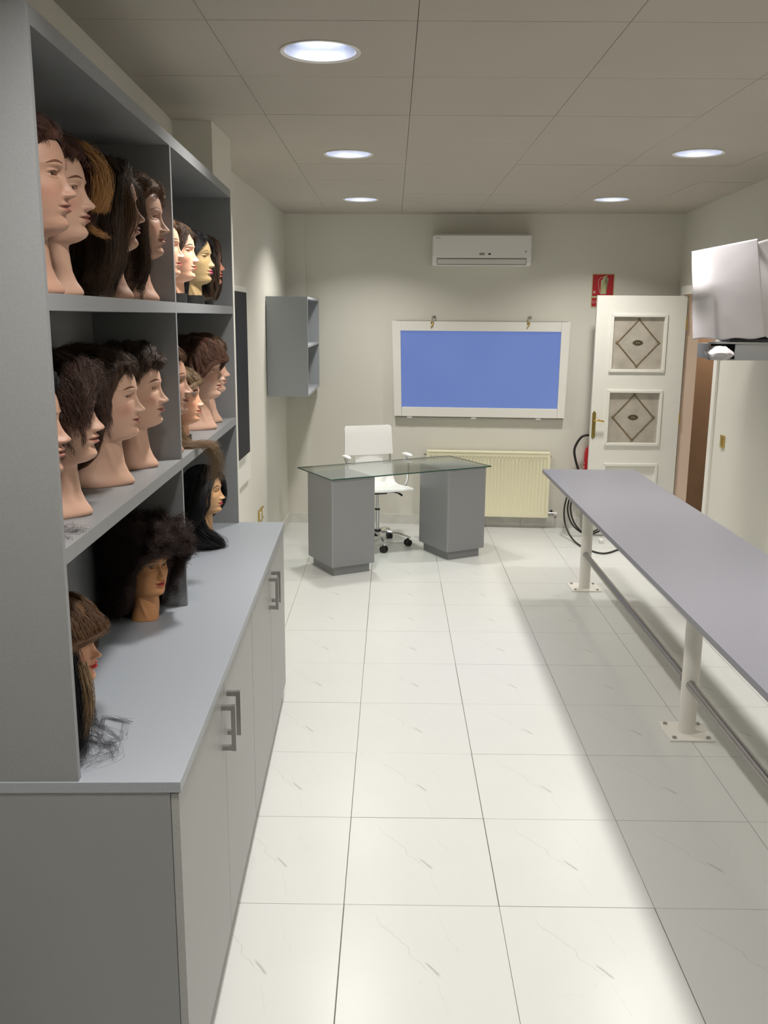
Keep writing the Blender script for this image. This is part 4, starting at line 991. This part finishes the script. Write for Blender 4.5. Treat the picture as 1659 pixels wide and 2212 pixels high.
# --- upper right compartment
bangs = lambda seed, col, **kw: style(col, 'bang', seed, **kw)
place_head('peach', 'D', 'small doll-like head with brown hair, partly hidden behind the divider, top shelf', XO + .046, 1.355, ZS2, deg(2), style('brown', 'long', 5, len=cst(.17), d=.014, zl=FULLS), small=True)
place_head('peach', 'D', 'small peach doll head with red lips and dark brown hair, on a black neck base', XO + .052, 1.60, ZS2, deg(-3),
           style('darkbrown', 'long', 6, len=cst(.16), d=.014, zl=I([0, deg(30), deg(45), deg(55), deg(70), deg(85), deg(100), PI], [.312, .305, .285, .26, .23, .17, .15, .14])), small=True, brow='browdark')
place_head('yellow', 'D', 'small pale yellow doll head with black hair and pink lips on the top shelf', XO + .058, 1.93, ZS2, deg(-10), style('black', 'long', 7, len=cst(.24), d=.014, zl=LONG), small=True, brow='browgold')
place_head('dark', 'D', 'small doll head with dark red lips and long dark hair, farthest on the top shelf', XO + .054, 2.185, ZS2, deg(6),
           style('darkbrown', 'long', 8, len=cst(.26), d=.018, xmax=.085, zl=I([0, deg(20), deg(40), deg(55), deg(70), PI], [.30, .29, .24, .15, .06, .04]), dir=lambda p, th, z: np.stack([.5 + 0 * z, np.where(p[:, 1] < 0, -.7, .7) + 0 * z, 0 * z], -1)), small=True)
# --- middle left compartment
XM = -.360
h = place_head('pale', 'A', 'training head with a mole by its mouth, nearest on the middle shelf', XM - .015, .130, ZS3, 0, style('black', 'bob', 9, d=.018, wave=(.25, 6), frizz=.002, spread=.003, lump=.004, zl=SHORT, ymax=.084))
mm = HD['A'].surf(-.021, .174)
lathe('mole', [(0, -.002), (.0018, 0), (0, .0014)], M['browdark'], h, 8, loc=tuple(mm))
place_head('tan', 'A', 'training head with dark curly hair tumbling over its face, second on the middle shelf', XM - .006, .352, ZS3, 0,
           style('curly', 'bob', 10, d=.026, n=260, per=26, wave=(.30, 5), frizz=.003, clump=.45, spread=.006, lump=.010, g=.14, lift=1, over=True, ymax=.10, xmax=.104, rad=.0004, dir=lambda p, th, z: np.stack([.6 + 0 * z, -.35 + p[:, 1] * 6, .2 + 0 * z], -1), len=lambda p, th: np.where(np.abs(th) < 1.3, .15, .13),
                 zl=I([0, deg(25), deg(45), deg(60), deg(75), deg(90), deg(110), PI], [.30, .29, .265, .22, .17, .15, .13, .11])))
place_head('tan', 'A', 'training head with brown bob swept off the forehead, third on the middle shelf', XM - .008, .77, ZS3, 0,
           style('darkbrown', 'bob', 11, d=.022, n=220, per=26, wave=(.14, 4), lump=.006, frizz=.0015, len=lambda p, th: np.where(np.abs(th) > .8, .22, .10), zl=I([0, deg(25), deg(42), deg(55), deg(70), deg(85), deg(110), PI], [.312, .305, .285, .25, .17, .12, .07, .04])))
place_head('tan', 'A', 'training head with short dark quiff, fourth on the middle shelf beside the divider', XM - .006, 1.07, ZS3, 0,
           style('darkbrown', 'short', 12, d=.026, n=220, lump=.007, wave=(.1, 4), dir=lambda p, th, z: np.stack([-.3 + 0 * z, .8 + 0 * z, .8 + 0 * z], -1)))
# --- middle right compartment
place_head('pale', 'A', 'training head showing only nose and mouth past the divider on the middle shelf', XM + .012, 1.385, ZS3, 0, style('brown', 'short', 13))
h = place_head('peachblue', 'D', 'small peach doll head with blue eye shadow, its long hair spilling off the middle shelf', XM + .058, 1.585, ZS3, 0,
               style('light', 'bang', 14, d=.012, len=cst(.10)), small=True, brow='browdark')
lock(h, [(-.03, -.06, .22), (.0, -.085, .12), (.03, -.09, .04), (.055, -.09, .012), (.09, -.085, .006), (.118, -.08, .003), (.142, -.075, -.015), (.150, -.07, -.05), (.150, -.065, -.09), (.142, -.06, -.125)], 200, .009, 'light', 5, .010, .0004, flare=1.6)
lock(h, [(-.03, -.08, .22), (-.02, -.10, .12), (.0, -.10, .04), (.03, -.10, .012), (.06, -.10, .008), (.10, -.07, .008), (.135, -.05, .008)], 420, .014, 'light', 6, .006, .0005)
place_head('tan', 'A', 'training head with layered warm brown hair over its brow, beyond the divider, middle shelf', XM + .022, 2.075, ZS3, deg(-6),
           style('warmbrown', 'bang', 15, d=.024, n=240, wave=(.16, 5), frizz=.002, lump=.009, zl=I([0, deg(25), deg(45), deg(60), deg(75), deg(90), deg(110), PI], [.295, .29, .28, .245, .21, .19, .16, .13]), len=lambda p, th: np.where(np.abs(th) < 1.2, .10, .12)))
place_head('tan', 'A', 'training head with brown bob, farthest on the middle shelf, half hidden by its neighbour', XM + .004, 2.315, ZS3, deg(4),
           style('brown', 'bob', 16, d=.026, len=cst(.20), zl=I([0, deg(25), deg(40), deg(50), deg(70), PI], [.31, .30, .27, .15, .10, .08])))
# --- worktop, left
h = place_head('peachbig', 'P', 'training head with heavy brown fringe and red lips, nearest on the worktop', -.322, .212, ZT, deg(-4),
               style('brown', 'bang', 17, d=.018, n=230, len=lambda p, th: np.where(np.abs(th) < 1.15, .105, .20), g=.12, zl=I([0, deg(25), deg(45), deg(60), deg(75), deg(90), PI], [.283, .283, .278, .262, .17, .08, .03])), sc=.845, lift=.032)
lock(h, [(.048, -.080, .30), (.070, -.088, .22), (.079, -.092, .14), (.080, -.096, .06), (.062, -.10, .02)], 700, .0085, 'black', 7, .003, .0005)
lock(h, [(.088, -.080, .22), (.101, -.084, .17), (.103, -.087, .12), (.094, -.090, .08), (.085, -.093, .05)], 480, .0055, 'light', 8, .002, .0004)
lock(h, [(.105, -.07, .13), (.104, -.05, .07), (.090, .02, .018), (.062, .10, .004), (.080, .108, .003), (.101, .099, .003), (.138, .089, .003)], 16, .0018, 'grey', 9, .005, .0003, name='loose_lock', flare=1.5)
lock(h, [(.10, -.07, .10), (.06, .05, .02), (.006, .150, .003), (.017, .108, .003), (.043, .077, .003), (.083, .055, .003), (.111, .028, .003), (.14, -.004, .003)], 12, .002, 'grey', 10, .005, .0003, name='loose_lock')
lock(h, [(.085, .11, .003), (.11, .098, .003), (.135, .055, .003), (.144, .008, .003), (.128, -.024, .003)], 7, .003, 'grey', 21, .006, .00025, name='loose_lock')
lock(h, [(.0, .08, .003), (.031, .025, .003), (.072, -.009, .003), (.117, -.042, .003), (.13, -.031, .003)], 26, .006, 'grey', 11, .008, .0003, name='loose_lock')
lock(h, [(.116, -.037, .003), (.128, -.024, .003), (.149, -.07, .003), (.155, -.107, .003)], 12, .005, 'grey', 22, .008, .00025, name='loose_lock')
lock(h, [(-.02, .14, .01), (-.006, .115, .006), (.033, .026, .006), (.065, -.056, .006), (.080, -.111, .006), (.085, -.140, .006)], 130, .009, 'grey', 12, .010, .0003, name='loose_lock')
lock(h, [(.03, .03, .01), (.050, -.05, .012), (.062, -.10, .014), (.068, -.13, .010), (.085, -.14, .006)], 150, .007, 'black', 13, .008, .0003, name='loose_lock')
lock(h, [(.03, .05, .004), (.09, .0, .004), (.13, -.06, .004), (.12, -.11, .004), (.09, -.15, .004)], 30, .018, 'grey', 23, .014, .00022, name='loose_lock')
place_head('orange', 'P', 'training head with a huge dark frizzy afro and red lips on the worktop', -.333, 1.10, ZT, deg(-38),
           style('afro', 'bob', 18, d=.050, ymax=.122, elmin=-.75, n=760, per=16, K=26, spread=.009, frizz=.010, freq=5, clump=.2, rad=.0005, lump=.012, wave=(.9, 8), g=.10, xmin=-.115,
                 root=I([0, deg(30), deg(50), deg(66), deg(80), deg(105), PI], [.320, .315, .300, .24, .15, .09, .07]),
                 zl=I([0, deg(25), deg(42), deg(56), deg(68), deg(84), deg(110), PI], [.318, .314, .300, .25, .16, .08, .05, .04]),
                 dir=lambda p, th, z: np.stack([p[:, 0] * 8 - .2, p[:, 1] * 11, (z - .22) * 5], -1), len=cst(.15)), brow='browgold', sc=.845, lift=-.022)
h = place_head('honey', 'P', 'training head with long black hair and pink lips, far end of the worktop', -.318, 2.10, ZT, deg(-8),
               style('black', 'long', 19, d=.020, n=220, per=26, len=cst(.34), zl=I([0, deg(25), deg(40), deg(52), deg(64), deg(80), deg(110), PI], [.313, .303, .280, .24, .185, .12, .03, .01]), xmin=-.125), brow='browdark', sc=.845, lift=.034)
lock(h, [(.0, -.09, .16), (.03, -.10, .10), (.055, -.09, .07), (.08, -.06, .04), (.085, -.03, .015), (.07, .0, .008)], 500, .014, 'black', 14, .005, .0006)
lock(h, [(-.02, -.10, .10), (.01, -.11, .05), (.05, -.09, .03), (.075, -.05, .015), (.06, -.01, .008)], 500, .016, 'black', 15, .005, .0006)
# a few loose hairs on the shelf and worktop
t = CT('loose_hairs', 'thin loose dark hairs fallen on the middle shelf under the nearest heads', 'hair', -.26, .14, ZS3)
lock(t, [(-.02, .06, .002), (.0, .03, .002), (.02, .035, .002), (.035, .02, .002)], 16, .008, 'grey', 31, .012, .0003, name='loose_hair')
lock(t, [(-.01, -.02, .002), (.01, -.03, .002), (.03, -.045, .002)], 5, .003, 'grey', 32, .004, .0004, name='loose_hair')
